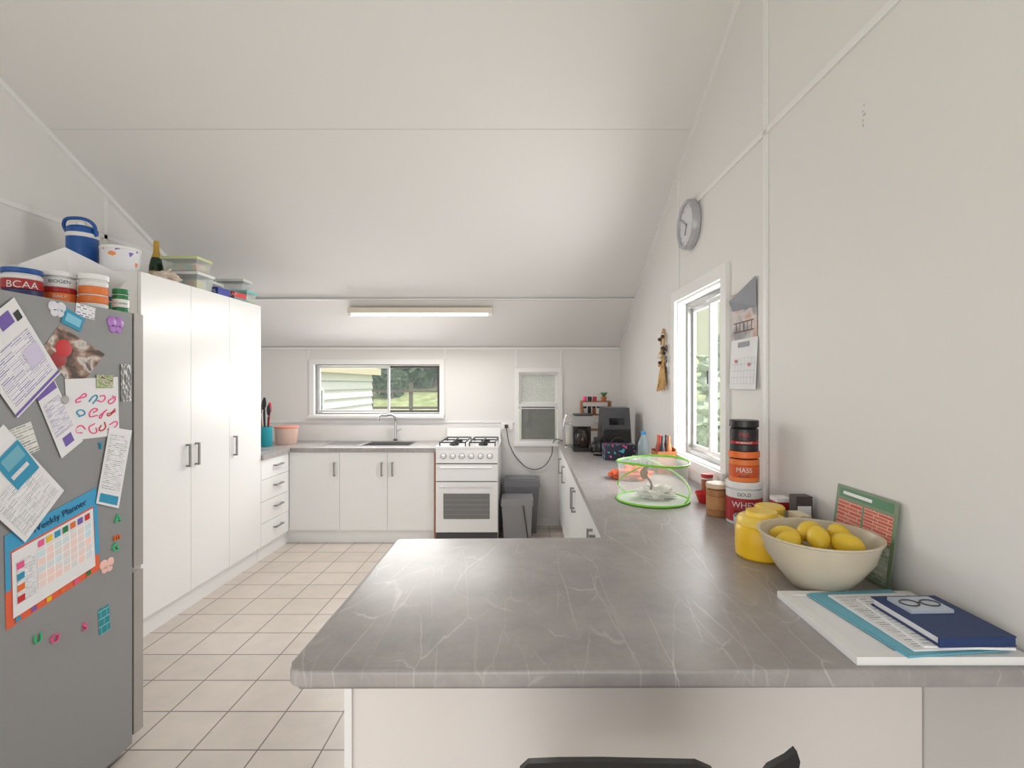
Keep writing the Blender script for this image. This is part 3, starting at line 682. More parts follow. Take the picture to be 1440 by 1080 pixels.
# ------------------------------------------------------------------ right counter far items
g = group('coffee_machine', (.5, 4.5, ZC))
box('base', .40, .58, 4.40, 4.62, ZC, ZC+.035, BLACK, g, .01); box('column', .41, .57, 4.54, 4.62, ZC+.035, ZC+.29, BLACK, g, .01); box('head', .40, .58, 4.40, 4.62, ZC+.225, ZC+.315, NICKEL, g, .015)
box('head_top', .41, .57, 4.42, 4.61, ZC+.315, ZC+.33, BLACK, g, .006)
lathe('carafe', (.49, 4.47, ZC+.036), [(0, 0), (.05, 0), (.062, .04), (.058, .10), (.042, .14), (.044, .155)], thin('carafe_glass', (60, 45, 40), .75), g)
can('carafe_lid', .49, 4.47, ZC+.19, ZC+.205, .044, BLACK, g)
tube('carafe_handle', [(.45, 4.42, ZC+.17), (.42, 4.37, ZC+.15), (.425, 4.38, ZC+.07), (.455, 4.41, ZC+.06)], .008, BLACK, g)
g = group('electric_kettle', (.60, 4.2, ZC))
lathe('body', (.60, 4.2, ZC), [(0, 0), (.055, 0), (.06, .01), (.055, .09), (.05, .12), (.052, .125), (.05, .15), (0, .155)], BLACK, g)
can('band', .60, 4.2, ZC+.015, ZC+.03, .0605, NICKEL, g)
tube('handle', [(.55, 4.17, ZC+.11), (.52, 4.15, ZC+.09), (.52, 4.15, ZC+.04), (.55, 4.17, ZC+.03)], .007, BLACK, g)
g = group('air_fryer', (.77, 4.5, ZC))
bm = bmesh.new(); bbox(bm, .64, .91, 4.36, 4.66, ZC+.01, ZC+.39)
for v in bm.verts:
    if v.co.z > 1.2: v.co.x += .02*(1 if v.co.x < .76 else -1); v.co.y += .025*(1 if v.co.y < 4.5 else -1)
fin('shell', bm, M('charcoal_plastic', (66, 68, 74), .3), g, True, None, .045, 4)
box('basket_front', .66, .89, 4.345, 4.40, ZC+.03, ZC+.20, BLACK, g, .02, segs=3)
box('basket_handle', .75, .80, 4.25, 4.35, ZC+.10, ZC+.135, BLACK, g, .012, segs=3)
box('display', .71, .84, 4.365, 4.38, ZC+.24, ZC+.30, M('display_glass', (20, 22, 26), .1), g, .004)
boxes('feet', [(.68, .71, 4.40, 4.43, ZC, ZC+.012), (.84, .87, 4.40, 4.43, ZC, ZC+.012), (.68, .71, 4.58, 4.61, ZC, ZC+.012), (.84, .87, 4.58, 4.61, ZC, ZC+.012)], BLACK, g)
g = group('spice_shelf', (.66, 5.0, ZC))
boxes('frame', [(.52, .535, 4.88, 5.02, ZC, ZC+.42), (.80, .815, 4.88, 5.02, ZC, ZC+.42), (.535, .80, 4.88, 5.02, ZC+.14, ZC+.152), (.535, .80, 4.88, 5.02, ZC+.29, ZC+.302), (.52, .815, 4.88, 5.02, ZC+.42, ZC+.432)], WOOD, g)
for k in range(6):
    x = .56+k*.045
    can('spice_%d' % k, x, 4.93, ZC+.302, ZC+.36, .018, (LWH, LBK, WOOD)[k % 3], g); can('spice_cap_%d' % k, x, 4.93, ZC+.36, ZC+.378, .018, BLACK, g)
for k in range(3):
    x = .56+k*.05
    can('tin_%d' % k, x, 4.95, ZC+.432, ZC+.475, .02, (PINK, LBK, LRED)[k], g)
lathe('pot', (.75, 4.95, ZC+.4325), [(0, 0), (.022, 0), (.03, .04), (.026, .04), (0, .035)], M('terracotta', (190, 110, 70), .7), g)
for k in range(9):
    a = k*2.4; t = .5+.4*(k % 3)/2
    tube('leaf_%d' % k, [(.75, 4.95, ZC+.465), (.75+.02*math.cos(a)*t, 4.95+.02*math.sin(a)*t, ZC+.49), (.75+.04*math.cos(a)*t, 4.95+.04*math.sin(a)*t, ZC+.515)], .005, M('leaf_green', (70, 130, 60), .5), g)
g = group('glass_canister', (.42, 4.95, ZC))
lathe('glass', (.42, 4.95, ZC), [(0, 0), (.05, 0), (.055, .01), (.055, .2), (.05, .2)], CLEAR, g); can('lid', .42, 4.95, ZC+.2, ZC+.225, .052, STEEL, g); can('contents', .42, 4.95, ZC+.005, ZC+.13, .048, M('rice', (225, 215, 195), .8), g)
g = group('dish_rack', (.42, 4.72, ZC))
for k in range(5):
    yy = 4.68+k*.03
    tube('wire_%d' % k, [(.34, yy, ZC+.01), (.345, yy, ZC+.26), (.38, yy, ZC+.31), (.42, yy, ZC+.26), (.425, yy, ZC+.01)], .003, CHROME, g)
tube('base_wire', [(.34, 4.67, ZC+.005), (.43, 4.67, ZC+.005), (.43, 4.81, ZC+.005), (.34, 4.81, ZC+.005)], .004, CHROME, g, True, False)
g = group('lunch_bag', (.72, 3.95, ZC))
box('bag', .60, .84, 3.90, 4.06, ZC, ZC+.12, rampmat('floral_bag', [(0, (28, 30, 48)), (.7, (60, 170, 190)), (.78, (210, 90, 160)), (.84, (28, 30, 48))], 60, 'Object', kind='vor'), g, .025, segs=3)
tube('bag_handle', [(.66, 3.98, ZC+.115), (.68, 3.98, ZC+.155), (.76, 3.98, ZC+.155), (.78, 3.98, ZC+.115)], .006, BLACK, g)
g = group('water_bottle', (.86, 3.72, ZC))
CB = M('cap_blue', (60, 150, 220), .4)
lathe('bottle', (.86, 3.72, ZC), [(0, 0), (.036, 0), (.04, .01), (.038, .07), (.041, .08), (.04, .16), (.018, .21), (.016, .225)], CLEARP, g); can('cap', .86, 3.72, ZC+.222, ZC+.245, .019, CB, g)
g = group('wooden_caddy', (.9, 3.4, ZC))
boxes('caddy', [(.86, .985, 3.30, 3.31, ZC, ZC+.15), (.86, .985, 3.47, 3.48, ZC, ZC+.15), (.86, .868, 3.31, 3.47, ZC, ZC+.14), (.977, .985, 3.31, 3.47, ZC, ZC+.17), (.868, .977, 3.31, 3.47, ZC, ZC+.01)], WOOD, g)
for k, (dx, dy, m) in enumerate(((.9, 3.345, LBK), (.945, 3.35, WOOD), (.9, 3.40, LRED), (.945, 3.41, LBK), (.9, 3.445, WOOD))):
    lathe('sauce_%d' % k, (dx, dy, ZC+.01), [(0, 0), (.02, 0), (.021, .01), (.021, .15), (.009, .2), (.009, .24), (0, .24)], m, g, 20)
g = group('orange_cloth', (.69, 3.15, ZC))
blob('fold', (.66, 3.15, ZC+.03), .1, M('cloth_orange', (222, 104, 66), .8, var=.15), g, .5, 3, 4, (1.1, .9, .45), -.03)
blob('fold_b', (.57, 3.18, ZC+.025), .06, M('cloth_orange', (0, 0, 0)), g, .5, 4, 3, (1, .8, .45), -.025)
g = group('snack_packet', (.78, 3.62, ZC)); blob('packet', (.78, 3.62, ZC+.04), .065, M('packet_teal', (90, 140, 60), .4, var=.4, scale=30), g, .3, 3, 4, (.7, 1, .6), -.04)
tube('packet_seal', [(.75, 3.56, ZC+.06), (.80, 3.56, ZC+.065)], .005, LWH, g, smooth=False)

# ------------------------------------------------------------------ green mesh cage
cx, cy, R = .645, 2.58, .182; hh = .2
g = group('mesh_butterfly_cage', (cx, cy, ZC))
def ring(z, r, n=24, wob=0, ph=0): return [(cx+r*math.cos(2*math.pi*k/n), cy+r*math.sin(2*math.pi*k/n), z+wob*math.sin(4*math.pi*k/n+ph)) for k in range(n)]
tube('bottom_hoop', ring(ZC+.006, R), .0055, LIME, g, True)
tube('top_hoop', ring(ZC+hh, R, wob=.006), .0055, LIME, g, True)
bm = bmesh.new()
n = 48; a_ = []; rows = 8
for r_ in range(rows+1):
    t = r_/rows; rr = R*(1-.05*math.sin(math.pi*t))
    a_.append([bm.verts.new((cx+rr*math.cos(2*math.pi*k/n), cy+rr*math.sin(2*math.pi*k/n), ZC+.006+t*(hh-.006))) for k in range(n)])
for r_ in range(rows):
    for k in range(n): bm.faces.new((a_[r_][k], a_[r_][(k+1) % n], a_[r_+1][(k+1) % n], a_[r_+1][k]))
cv = bm.verts.new((cx, cy, ZC+hh-.012))
for k in range(n): bm.faces.new((a_[rows][k], a_[rows][(k+1) % n], cv))
fin('net', bm, NET, g, True)
can('cage_floor', cx, cy, ZC+.001, ZC+.004, R-.003, M('net_floor', (205, 215, 200), .8), g)
tube('spiral_wire', [(cx+R*math.cos(a), cy+R*math.sin(a), ZC+.006+(hh-.006)*((a+.9)/2.6)**1.0) for a in [-.9+k*.26 for k in range(11)]], .004, LIME, g)
tube('spiral_wire_b', [(cx+R*.98*math.cos(a), cy+R*.98*math.sin(a), ZC+.006+(hh-.006)*((a-2.2)/2.0)) for a in [2.2+k*.2 for k in range(11)]], .003, LIME, g)
blob('paper_towel', (cx+.02, cy+.02, ZC+.035), .085, M('tissue', (228, 226, 220), .9), g, .6, 4, 4, (1.1, .8, .4), -.03)
tube('twig', [(cx-.02, cy+.03, ZC+hh-.01), (cx-.035, cy, ZC+.13), (cx-.01, cy-.01, ZC+.08), (cx-.03, cy-.02, ZC+.03)], .005, M('twig', (110, 80, 54), .8), g)
blob('leaf', (cx-.045, cy, ZC+.14), .022, M('dry_leaf', (140, 110, 70), .8), g, .4, 3, 2, (1, .3, 1.4))

# ------------------------------------------------------------------ right counter near items
g = group('red_bowl', (.89, 2.57, ZC))
lathe('bowl', (.895, 2.52, ZC), [(0, 0), (.03, 0), (.034, .008), (.05, .05), (.048, .052), (.03, .012), (0, .01)], RED, g)
jar('sauce_jar', .955, 2.66, ZC, [(.03, .09, M('sauce_brown', (150, 70, 40), .3)), (.026, .01, WHITE), (.031, .02, LRED)])
PB = M('peanut_butter', (170, 120, 78), .25)
jar('peanut_butter_jar', .865, 2.28, ZC, [(.048, .03, PB), (.0485, .06, M('label_tan', (190, 138, 88), .5, var=.3, scale=40)), (.048, .03, PB), (.043, .006, PB), (.05, .022, M('lid_tan', (216, 192, 166), .4))])
f = facing(.935, 2.2)
px, py = .940, 2.17
jar('protein_powder_tub', px, py, ZC, [(.072, .012, LWH), (.0745, .10, LRED), (.074, .035, LWH), (.068, .006, WHITE), (.076, .028, WHITE)], [('WHEY', .036, LWH, .0746, .085), ('PROTEIN', .02, LBK, .0746, .055), ('GOLD', .02, LBK, .0742, .13)], f)
jar('weight_gainer_tub', px, py, ZC+.1815, [(.062, .02, LOR), (.0625, .05, M('label_deep_orange', (210, 92, 44), .4)), (.062, .025, LOR), (.056, .006, LBK), (.064, .028, ORANGE)], [('MASS', .028, LWH, .0626, .05), ('BLEND', .014, LBK, .0626, .026)], f)
jar('energy_powder_tub', px, py, ZC+.3112, [(.058, .03, LBK), (.0585, .014, LRED), (.0582, .052, LBK), (.053, .006, BLACK), (.060, .03, BLACK)], [('PRE', .026, LRED, .0584, .07), ('WORKOUT', .013, LWH, .0588, .037)], f)
g = group('woven_basket', (.88, 1.99, ZC))
lathe('basket', (.88, 1.995, ZC), [(0, 0), (.045, 0), (.05, .01), (.055, .07), (.051, .07), (.045, .012), (0, .01)], brickmat('basket_weave', (235, 235, 235), (215, 215, 215), (150, 150, 150), .02, .012, .002, 'Object'), g, 32)
box('pack', .86, .90, 1.965, 2.0, ZC+.012, ZC+.095, LBL, g, .003)
g = group('yellow_canister', (.81, 1.74, ZC))
lathe('body', (.812, 1.735, ZC), [(0, 0), (.076, 0), (.084, .008), (.086, .05), (.085, .100), (.079, .110), (.07, .116)], YEL, g)
lathe('lid', (.812, 1.735, ZC+.108), [(.076, 0), (.080, .004), (.080, .022), (.072, .032), (.052, .036), (.05, .05), (0, .052)], YEL2, g)
box('latch', .775, .845, 1.643, 1.653, ZC+.07, ZC+.125, YEL2, g, .003)
g = group('yellow_lidded_tub', (.905, 1.86, ZC))
lathe('body', (.905, 1.865, ZC), [(0, 0), (.042, 0), (.048, .006), (.05, .12), (.046, .125)], YEL2, g, 32)
lathe('lid', (.905, 1.865, ZC+.12), [(.05, 0), (.052, .004), (.052, .02), (.046, .026), (0, .028)], YEL2, g, 32)
g = group('medicine_box', (.98, 1.95, ZC)); box('carton', .965, 1.02, 1.93, 1.99, ZC, ZC+.155, M('carton_white', (236, 236, 236), .6), g, .001); box('carton_band', .9645, 1.0205, 1.9295, 1.9905, ZC+.11, ZC+.14, LRED, g)
g = group('playing_card_box', (.98, 1.83, ZC)); box('carton', .985, 1.045, 1.83, 1.88, ZC, ZC+.185, M('carton_dark', (70, 60, 60), .5), g, .001); box('carton_face', .99, 1.04, 1.8295, 1.83, ZC+.07, ZC+.15, LWH, g); box('carton_stripe', .99, 1.04, 1.829, 1.8295, ZC+.05, ZC+.065, LRED, g)
g = group('tea_box', (.96, 1.77, ZC)); box('carton', .945, .985, 1.73, 1.81, ZC, ZC+.14, M('carton_beige', (226, 214, 190), .6), g, .001); box('carton_band', .9445, .9855, 1.7295, 1.8105, ZC+.08, ZC+.10, GREEN, g)

g = group('information_card', (1.05, 1.57, ZC))
def lean(y0, y1, v0, v1, e=0):
    xt = lambda v: 1.036+.032*v-e
    return [(xt(v0), y1, ZC+.002+.255*v0), (xt(v0), y0, ZC+.002+.255*v0), (xt(v1), y0, ZC+.002+.255*v1), (xt(v1), y1, ZC+.002+.255*v1)]
quad('card', lean(1.43, 1.715, 1, 0), M('card_olive', (112, 132, 102), .4), g, .002)
quad('header', lean(1.45, 1.70, .97, .86, .0015), M('card_green', (60, 122, 80), .4), g)
quad('header_text', lean(1.54, 1.68, .935, .895, .002), LWH, g)
CP1 = brickmat('card_print_a', (212, 112, 88), (196, 82, 62), (216, 186, 170), .5, .12, .014, offset=.3)
CP2 = brickmat('card_print_b', (96, 134, 98), (206, 208, 196), (170, 176, 160), .33, .1, .016, offset=.3)
quad('panel_a', lean(1.58, 1.70, .82, .42, .0015), CP1, g); quad('panel_b', lean(1.445, 1.57, .82, .5, .0015), CP1, g)
quad('panel_c', lean(1.58, 1.70, .38, .04, .0015), CP2, g); quad('panel_d', lean(1.445, 1.57, .46, .04, .0015), CP2, g)

bx_, by_ = .862, 1.48
g = group('fruit_bowl', (bx_, by_, ZC))
BOWL = M('bowl_cream', (226, 216, 196), .3, alpha=.72, sss=.2)
lathe('bowl', (bx_, by_, ZC), [(0, .0), (.068, 0), (.076, .004), (.111, .046), (.144, .095), (.160, .15), (.166, .154), (.166, .158), (.158, .157), (.139, .098), (.106, .046), (.071, .012), (0, .01)], BOWL, g, 64)
LEM = M('lemon_skin', (236, 200, 60), .45, var=.1, scale=25, bump=.25)
def lemon(k, x, y, z, rz, ry, s=1):
    prof = []
    for q in range(15):
        t = math.pi*q/14; r = .031*math.sin(t)**.85; zz = -.042*math.cos(t)
        if q in (0, 14): r = 0; zz = zz*1.16
        if q in (1, 13): r = .007; zz = zz*1.12
        prof.append((r*s, zz*s))
    lathe('lemon_%d' % k, (x, y, z), prof, LEM, g, 24, Matrix.Rotation(rz, 4, 'Z') @ Matrix.Rotation(ry, 4, 'Y'))
for k, (dx, dy, dz, rz, ry) in enumerate(((-.095, -.005, .128, .3, 1.1), (.0, .0, .142, 1.2, 1.3), (.06, -.04, .136, 2.2, 1.5), (.01, .065, .142, .5, 1.5), (.085, .035, .138, 1.5, 1.2), (-.06, .07, .126, 2.6, 1.5),
        (-.06, -.03, .085, .2, 1.5), (.03, -.05, .085, 1.7, 1.5), (.06, .04, .085, .9, 1.5), (-.03, .05, .08, 2.4, 1.5), (0, 0, .045, .4, 1.5))):
    lemon(k, bx_+dx, by_+dy, ZC+dz, rz, ry, 1.0)

g = group('white_tray', (.88, 1.22, ZC))
boxes('rim', [(.70, 1.072, 1.06, 1.085, ZC, ZC+.018), (.70, 1.072, 1.375, 1.40, ZC, ZC+.018), (.70, .725, 1.085, 1.375, ZC, ZC+.018), (1.047, 1.072, 1.085, 1.375, ZC, ZC+.018)], WHITE, g, None, .002)
box('panel', .72, 1.05, 1.08, 1.38, ZC+.001, ZC+.015, PAPER, g)
def sheet(name, cx, cy, w, h, rot, z, t, mat, par=None, bev=.001):
    T = Matrix.Translation((cx, cy, z)) @ Matrix.Rotation(rot, 4, 'Z')
    return box(name, -w/2, w/2, -h/2, h/2, 0, t, mat, par, bev, T)
def qsheet(name, cx, cy, w, h, rot, z, mat, par=None):
    T = Matrix.Translation((cx, cy, z)) @ Matrix.Rotation(rot, 4, 'Z')
    return quad(name, [T @ Vector(p) for p in ((-w/2, h/2, 0), (w/2, h/2, 0), (w/2, -h/2, 0), (-w/2, -h/2, 0))], mat, par)
g = group('teal_folder', (.9, 1.23, ZC))
sheet('cover', .905, 1.228, .24, .32, .12, ZC+.0182, .003, TEAL, g); sheet('back', .91, 1.225, .24, .32, .10, ZC+.0215, .002, TEAL, g)
g = group('printed_document', (.9, 1.21, ZC))
sheet('pages', .925, 1.215, .21, .28, .06, ZC+.0244, .004, PAPER, g); qsheet('print', .925, 1.215, .19, .26, .06, ZC+.0287, LET, g)
g = group('magazine', (.93, 1.2, ZC))
sheet('pages', .955, 1.19, .19, .24, -.05, ZC+.029, .005, PAPER, g); qsheet('cover', .955, 1.19, .18, .23, -.05, ZC+.0343, brickmat('magazine_print', (150, 165, 190), (236, 236, 236), (240, 240, 238), .23, .06, .02), g)
g = group('navy_notebook', (.96, 1.17, ZC))
sheet('page_block', .965, 1.172, .16, .2, .03, ZC+.0375, .016, PAPER, g); sheet('cover_top', .963, 1.172, .168, .208, .03, ZC+.0535, .003, NAVY, g, .001); sheet('cover_bottom', .963, 1.172, .168, .208, .03, ZC+.0347, .003, NAVY, g, .001)
sheet('spine', .9635, 1.0695, .168, .004, .03, ZC+.0347, .0218, NAVY, g, .001)
g = group('spectacle_pack', (.95, 1.2, ZC))
sheet('pack', .955, 1.215, .105, .075, .03, ZC+.0566, .008, M('pack_silver', (196, 206, 220), .3, .1), g, .003)
for k, xx in enumerate((.93, .98)):
    tube('lens_rim_%d' % k, [(xx+.021*math.cos(t*math.pi/4), 1.215+.017*math.sin(t*math.pi/4), ZC+.0655) for t in range(8)], .0016, DARK, g, True)
tube('bridge', [(.951, 1.217, ZC+.0655), (.959, 1.217, ZC+.0655)], .0014, DARK, g, smooth=False)

# ------------------------------------------------------------------ right wall objects
g = group('wall_clock', (1.03, 3.13, 2.5))
CT = RW @ Matrix.Translation((0, 3.13, 2.50)) @ Matrix.Rotation(-math.pi/2, 4, 'Y')
CLK = M('clock_silver', (178, 178, 186), .35, .2)
lathe('case', (0, 0, 0), [(0, 0), (.145, 0), (.153, .008), (.153, .045), (.145, .055), (.13, .05), (.128, .038)], CLK, g, 56, CT)
lathe('face', (0, 0, 0), [(0, .038), (.13, .038)], M('clock_face', (214, 214, 220), .4), g, 56, CT)
for k in range(12):
    a = k*math.pi/6
    box('tick_%d' % k, -.002, .002, .105, .12, .038, .040, CLK, g, xf=CT @ Matrix.Rotation(a, 4, 'Z'))
box('hour_hand', -.003, .003, -.01, .065, .041, .043, DARK, g, xf=CT @ Matrix.Rotation(1.1, 4, 'Z')); box('minute_hand', -.002, .002, -.015, .1, .044, .046, DARK, g, xf=CT @ Matrix.Rotation(-.6, 4, 'Z'))
g = group('wall_calendar', (1.05, 2.42, 1.7))
def wq(name, pts, mat, par, e=.004): return quad(name, [RW @ Vector((-e-x, y, z)) for x, y, z in pts], mat, par)
SKY = rampmat('calendar_photo', [(0, (80, 80, 92)), (.4, (140, 136, 142)), (.5, (200, 192, 190)), (.62, (190, 150, 130))], 1.6, dist=.4)
wq('upper_page', [(.0, 2.56, 1.955), (.0, 2.29, 1.955), (.0, 2.29, 1.72), (.0, 2.56, 1.72)], SKY, g)
wq('upper_curl', [(.02, 2.54, 1.92), (.004, 2.29, 2.0), (.0, 2.29, 1.86), (.004, 2.54, 1.87)], M('calendar_grey', (130, 132, 142), .5), g, .006)
wq('lower_page', [(.0, 2.56, 1.72), (.0, 2.28, 1.72), (.012, 2.28, 1.475), (.012, 2.56, 1.475)], M('calendar_page', (228, 228, 230), .6), g)
wq('date_grid', [(.001, 2.54, 1.66), (.001, 2.30, 1.66), (.011, 2.30, 1.50), (.011, 2.54, 1.50)], brickmat('calendar_grid', (228, 228, 230), (222, 222, 228), (200, 200, 206), .143, .2, .010, offset=0), g, .0055)
wq('month_title', [(.001, 2.48, 1.705), (.001, 2.36, 1.705), (.002, 2.36, 1.68), (.002, 2.48, 1.68)], M('grey_ink', (150, 150, 160), .6), g, .0055)
for k, (a, b) in enumerate(((2.50, 1.62), (2.36, 1.60))): wq('mark_%d' % k, [(.008, a, b), (.008, a-.02, b), (.008, a-.02, b-.015), (.008, a, b-.015)], RED, g, .0065)
boxes('truss_picture', [(-.0062, -.0058, 2.32, 2.53, 1.755, 1.76), (-.0062, -.0058, 2.32, 2.53, 1.80, 1.805)]+[(-.0062, -.0058, 2.34+k*.04, 2.344+k*.04, 1.755, 1.80) for k in range(5)], M('truss_brown', (110, 70, 56), .6), g, RW)
g = group('straw_wall_hanging', (1.0, 3.72, 1.7))
STR = M('straw', (200, 160, 105), .8, var=.25, scale=40); BEAD = M('beads_dark', (60, 48, 42), .5)
def wp(x, y, z): return RW @ Vector((-x, y, z))
random.seed(2)
tube('cord', [wp(.01, 3.72, 1.91), wp(.015, 3.755, 1.84), wp(.015, 3.74, 1.72), wp(.015, 3.68, 1.66)], .008, STR, g)
tube('cord_b', [wp(.01, 3.72, 1.91), wp(.015, 3.68, 1.84), wp(.015, 3.70, 1.75), wp(.015, 3.75, 1.66)], .008, STR, g)
for k in range(18):
    a = random.random(); blob('bead_%d' % k, tuple(wp(.02+.012*random.random(), 3.66+.12*random.random(), 1.62+.24*a)), .014, (BEAD, STR, WHITE)[k % 3], g, .1, 2, 2)
for k in range(20):
    a = (k-9.5)/9.5
    tube('straw_%d' % k, [wp(.015, 3.72+.02*a, 1.66), wp(.02, 3.72+.07*a, 1.56), wp(.02+.03*random.random(), 3.70+.10*a, 1.44+.06*random.random())], .005, STR, g)
for k in range(3): lathe('ring_%d' % k, tuple(wp(.018, 3.63, 1.60+.08*k)), [(.018, 0), (.028, .003), (.018, .006), (.018, 0)], BEAD, g, 20, Matrix.Rotation(math.pi/2, 4, 'Y'))
random.seed(5)
boxes('wall_scuff', [(-.0008, .0, 1.585+random.random()*.012, 1.59+random.random()*.012+.001, 2.325+k*.016, 2.328+k*.016+random.random()*.006) for k in range(6)], M('scuff', (190, 187, 184), .8), None, RW)

# ------------------------------------------------------------------ bar stool
g = group('bar_stool', (.22, .95, 0))
SB = M('stool_black', (26, 26, 28), .35)
bm = bmesh.new()
prof = [(-.014, .870), (.0, .884), (.05, .890), (.12, .894), (.2, .894), (.27, .892), (.296, .880), (.32, .845), (.36, .845), (.39, .880), (.42, .893), (.436, .904), (.442, .886)]
fr_, bk_ = [], []
for x, z in prof:
    t = (x-.215)/.235; y = .795+.015*t*t
    fr_.append([bm.verts.new((x, y, z)), bm.verts.new((x, y+.012, z))]); bk_.append([bm.verts.new((x*.9+.02, y+.04, .56)), bm.verts.new((x*.9+.02, y+.052, .56))])
for k in range(len(prof)-1):
    bm.faces.new((fr_[k][0], fr_[k+1][0], bk_[k+1][0], bk_[k][0])); bm.faces.new((fr_[k][1], bk_[k][1], bk_[k+1][1], fr_[k+1][1])); bm.faces.new((fr_[k][0], fr_[k][1], fr_[k+1][1], fr_[k+1][0])); bm.faces.new((bk_[k][0], bk_[k+1][0], bk_[k+1][1], bk_[k][1]))
for k in (0, -1): bm.faces.new((fr_[k][0], bk_[k][0], bk_[k][1], fr_[k][1]))
fin('backrest', bm, SB, g, True)
box('seat', .0, .43, .84, 1.15, .53, .57, SB, g, .018, segs=3)
for k, (x, y) in enumerate(((.03, .86), (.40, .86), (.03, 1.12), (.40, 1.12))):
    tube('leg_%d' % k, [(x, y, .53), (x+(x-.215)*.25, y+(y-.99)*.25, 0.005)], .013, SB, g, smooth=False)
tube('footrest', [(.0, .84, .22), (.43, .84, .22), (.43, 1.14, .22), (.0, 1.14, .22)], .009, SB, g, True, False)

# ------------------------------------------------------------------ exterior
GR = rampmat('grass', [(0, (104, 118, 74)), (.45, (150, 162, 108)), (.7, (188, 192, 144))], 3, 'Object')
bm = bmesh.new(); nx, ny = 40, 40; V = []
for a in range(nx+1):
    row = []
    for b in range(ny+1):
        x = -30+70*a/nx; y = -12+52*b/ny
        h = -.5
        if y > 12.5: h += (y-12.5)*.30
        row.append(bm.verts.new((x, y, h+.15*noise.noise(Vector((x*.3, y*.3, 0))))))
    V.append(row)
for a in range(nx):
    for b in range(ny): bm.faces.new((V[a][b], V[a+1][b], V[a+1][b+1], V[a][b+1]))
fin('garden_ground', bm, GR, None, True)
box('garden_path', -3.8, 1.2, 5.6, 8.5, -.45, -.30, M('path_concrete', (205, 200, 192), .9, var=.1))
g = group('neighbour_house', (-6, 9, 0))
SIDM = M('siding_white', (248, 247, 245), .6)
bm = bmesh.new()
for k in range(14):
    z0 = -.6+k*.18; z1 = z0+.18
    for P in (((-3.84, 6.3, z0), (-3.84, 12.3, z0), (-3.875, 12.3, z1), (-3.875, 6.3, z1)), ((-3.84, 12.3, z0), (-9, 12.3, z0), (-9, 12.265, z1), (-3.875, 12.265, z1)),
              ((-3.875, 6.3, z0), (-3.84, 6.3, z0), (-3.84, 12.3, z0), (-3.875, 12.3, z0))):
        bm.faces.new([bm.verts.new(p) for p in P])
fin('weatherboards', bm, SIDM, g)
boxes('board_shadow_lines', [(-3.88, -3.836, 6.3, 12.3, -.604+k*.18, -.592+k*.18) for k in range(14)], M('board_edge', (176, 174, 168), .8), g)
box('wall_core', -9, -3.9, 6.32, 12.25, -.6, 1.9, SIDM, g)
prisms('roof', [[(-3.72, 1.78), (-3.72, 1.86), (-6.4, 2.9), (-9.4, 1.82), (-9.4, 1.72)]], 6.1, 12.5, M('roof_cream', (205, 200, 180), .6), g, 'y')
box('gutter', -3.76, -3.70, 6.1, 12.5, 1.72, 1.88, M('gutter_cream', (226, 214, 186), .5), g, .01)
box('house_window_frame', -3.88, -3.81, 8.1, 9.3, .65, 1.45, TRIM, g); box('house_window_glass', -3.83, -3.805, 8.2, 9.2, .72, 1.38, M('house_glass', (120, 136, 146), .1), g)
g = group('window_awning', (-1.6, 5.6, 1.75))
prisms('slats', [[(YB+.13, 1.80), (YB+.42, 1.70), (YB+.42, 1.715), (YB+.13, 1.815)]], -2.35, -.85, M('awning_tan', (180, 150, 112), .7, var=.3, scale=8), g)
box('valance', -2.35, -.85, YB+.41, YB+.425, 1.685, 1.72, M('awning_edge', (214, 190, 150), .7), g)
g = group('garden_fence', (0, 15, 1))
FW = M('fence_wood', (90, 76, 62), .8)
for k in range(9): box('post_%d' % k, -6+k*1.2, -5.9+k*1.2, 15.0, 15.1, -.2, 1.55, FW, g)
boxes('rails', [(-6, 4, 14.97, 15.0, .75, .82), (-6, 4, 14.97, 15.0, 1.25, 1.32)], FW, g)
LF = M('foliage_dark', (62, 80, 52), .8, var=.6, scale=3, bump=.5); LF2 = M('foliage_light', (132, 150, 108), .8, var=.4, scale=3); LF3 = M('foliage_overexposed', (176, 190, 164), .8, var=.3, scale=3); TR = M('trunk', (120, 106, 90), .9)  # palest foliage has overexposed daylight put into its colour
def tree(x, y, z, h, r, m, nm='garden_tree'):
    g = group(nm, (x, y, z)); tube('trunk', [(x, y, z-.3), (x+.1, y, z+h*.5), (x, y, z+h*.8)], .10, TR, g)
    for k in range(9): blob('canopy_%d' % k, (x+random.uniform(-r, r)*.8, y+random.uniform(-r, r)*.6, z+h*.75+random.uniform(-r, r)*.6), r*.5, m, g, .9, 3.5, 4)
random.seed(11)
tree(-3.6, 19, 1.4, 1.8, 1.1, LF); tree(-6.2, 20, 1.7, 3, 1.5, LF); tree(-2.2, 21.5, 2.1, 2.2, 1.0, LF2); tree(.6, 20, 1.7, 4.0, 1.6, LF); tree(-8.5, 22, 2, 4.5, 2.2, LF2); tree(-4.9, 17.5, 1.0, .8, .5, LF)
for a in ((8, 11, -.5, 3.0, 1.6), (6.2, 15, .2, 2.4, 1.2), (11, 14, 0, 5, 2.2), (5.0, 12.5, -.5, 1.6, .9)): tree(*a, LF3, 'garden_shrub')

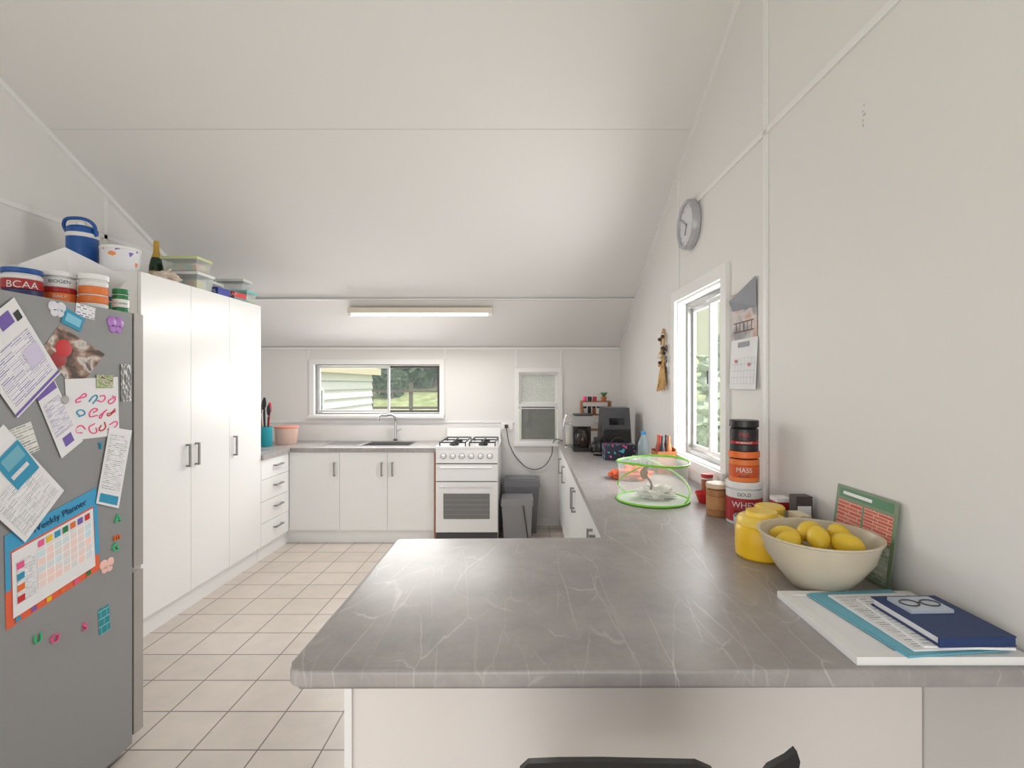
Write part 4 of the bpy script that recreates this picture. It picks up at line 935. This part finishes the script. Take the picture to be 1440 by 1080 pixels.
# ------------------------------------------------------------------ light
w = bpy.data.worlds.new('World'); S.world = w; w.use_nodes = True; nt = w.node_tree
bg = nt.nodes['Background']; sky = nt.nodes.new('ShaderNodeTexSky')
try:
    sky.sky_type = 'NISHITA'; sky.sun_disc = False; sky.sun_elevation = math.radians(48); sky.sun_rotation = math.radians(160); sky.air_density = 1.0; sky.dust_density = 2.5
except Exception: pass
mxw = nt.nodes.new('ShaderNodeMix'); mxw.data_type = 'RGBA'; mxw.inputs[0].default_value = .6; mxw.inputs[7].default_value = (6.1, 6, 6, 1)
nt.links.new(sky.outputs[0], mxw.inputs[6]); nt.links.new(mxw.outputs[2], bg.inputs[0]); bg.inputs['Strength'].default_value = .26
def light(name, typ, loc, rot, energy, size=1, sy=1, col=(1, 1, 1)):
    l = bpy.data.lights.new(name, typ); l.energy = energy; l.color = col
    if typ == 'AREA': l.shape = 'RECTANGLE'; l.size = size; l.size_y = sy
    if typ == 'SUN': l.angle = math.radians(1.5)
    o = bpy.data.objects.new(name, l); o.location = loc; o.rotation_euler = rot; S.collection.objects.link(o); return o
light('sun', 'SUN', (4, -6, 8), (math.radians(32), 0, math.radians(40)), 3.2, col=(1, .97, .92))
light('rear_fill_light', 'AREA', (-.85, YR-.05, 1.15), (math.radians(90), 0, 0), 50, 3.0, 2.1, (1, .98, .965))  # added fill lamp behind the camera, standing in for unseen daylight
light('side_fill_light', 'AREA', (XL-.05, -.95, 1.10), (math.radians(90), 0, math.radians(-90)), 12, 2.0, 2.0, (1, .98, .965))  # added fill lamp at the invented left-wall opening, out of view
light('window_daylight', 'AREA', (1.24, 3.04, 1.55), (math.radians(90), 0, math.radians(90)), 40, .8, 1.0, (1, .99, .99))
light('kitchen_window_daylight', 'AREA', (-1.6, YB+.16, 1.43), (math.radians(90), 0, math.radians(180)), 22, 1.3, .48, (1, .99, .98))
light('fluorescent_lamp', 'AREA', (-1.02, 4.64, 2.12), (math.radians(-25), 0, 0), 22, 1.3, .06, (1, .98, .94))

# ------------------------------------------------------------------ camera
cam = bpy.data.cameras.new('camera'); co = bpy.data.objects.new('camera', cam); S.collection.objects.link(co)
cam.sensor_width = 36; cam.lens = 17.5; cam.shift_x = -23/1440; cam.clip_start = .05
co.location = (0, 0, 1.5); co.rotation_euler = (math.radians(90), 0, 0)
S.camera = co
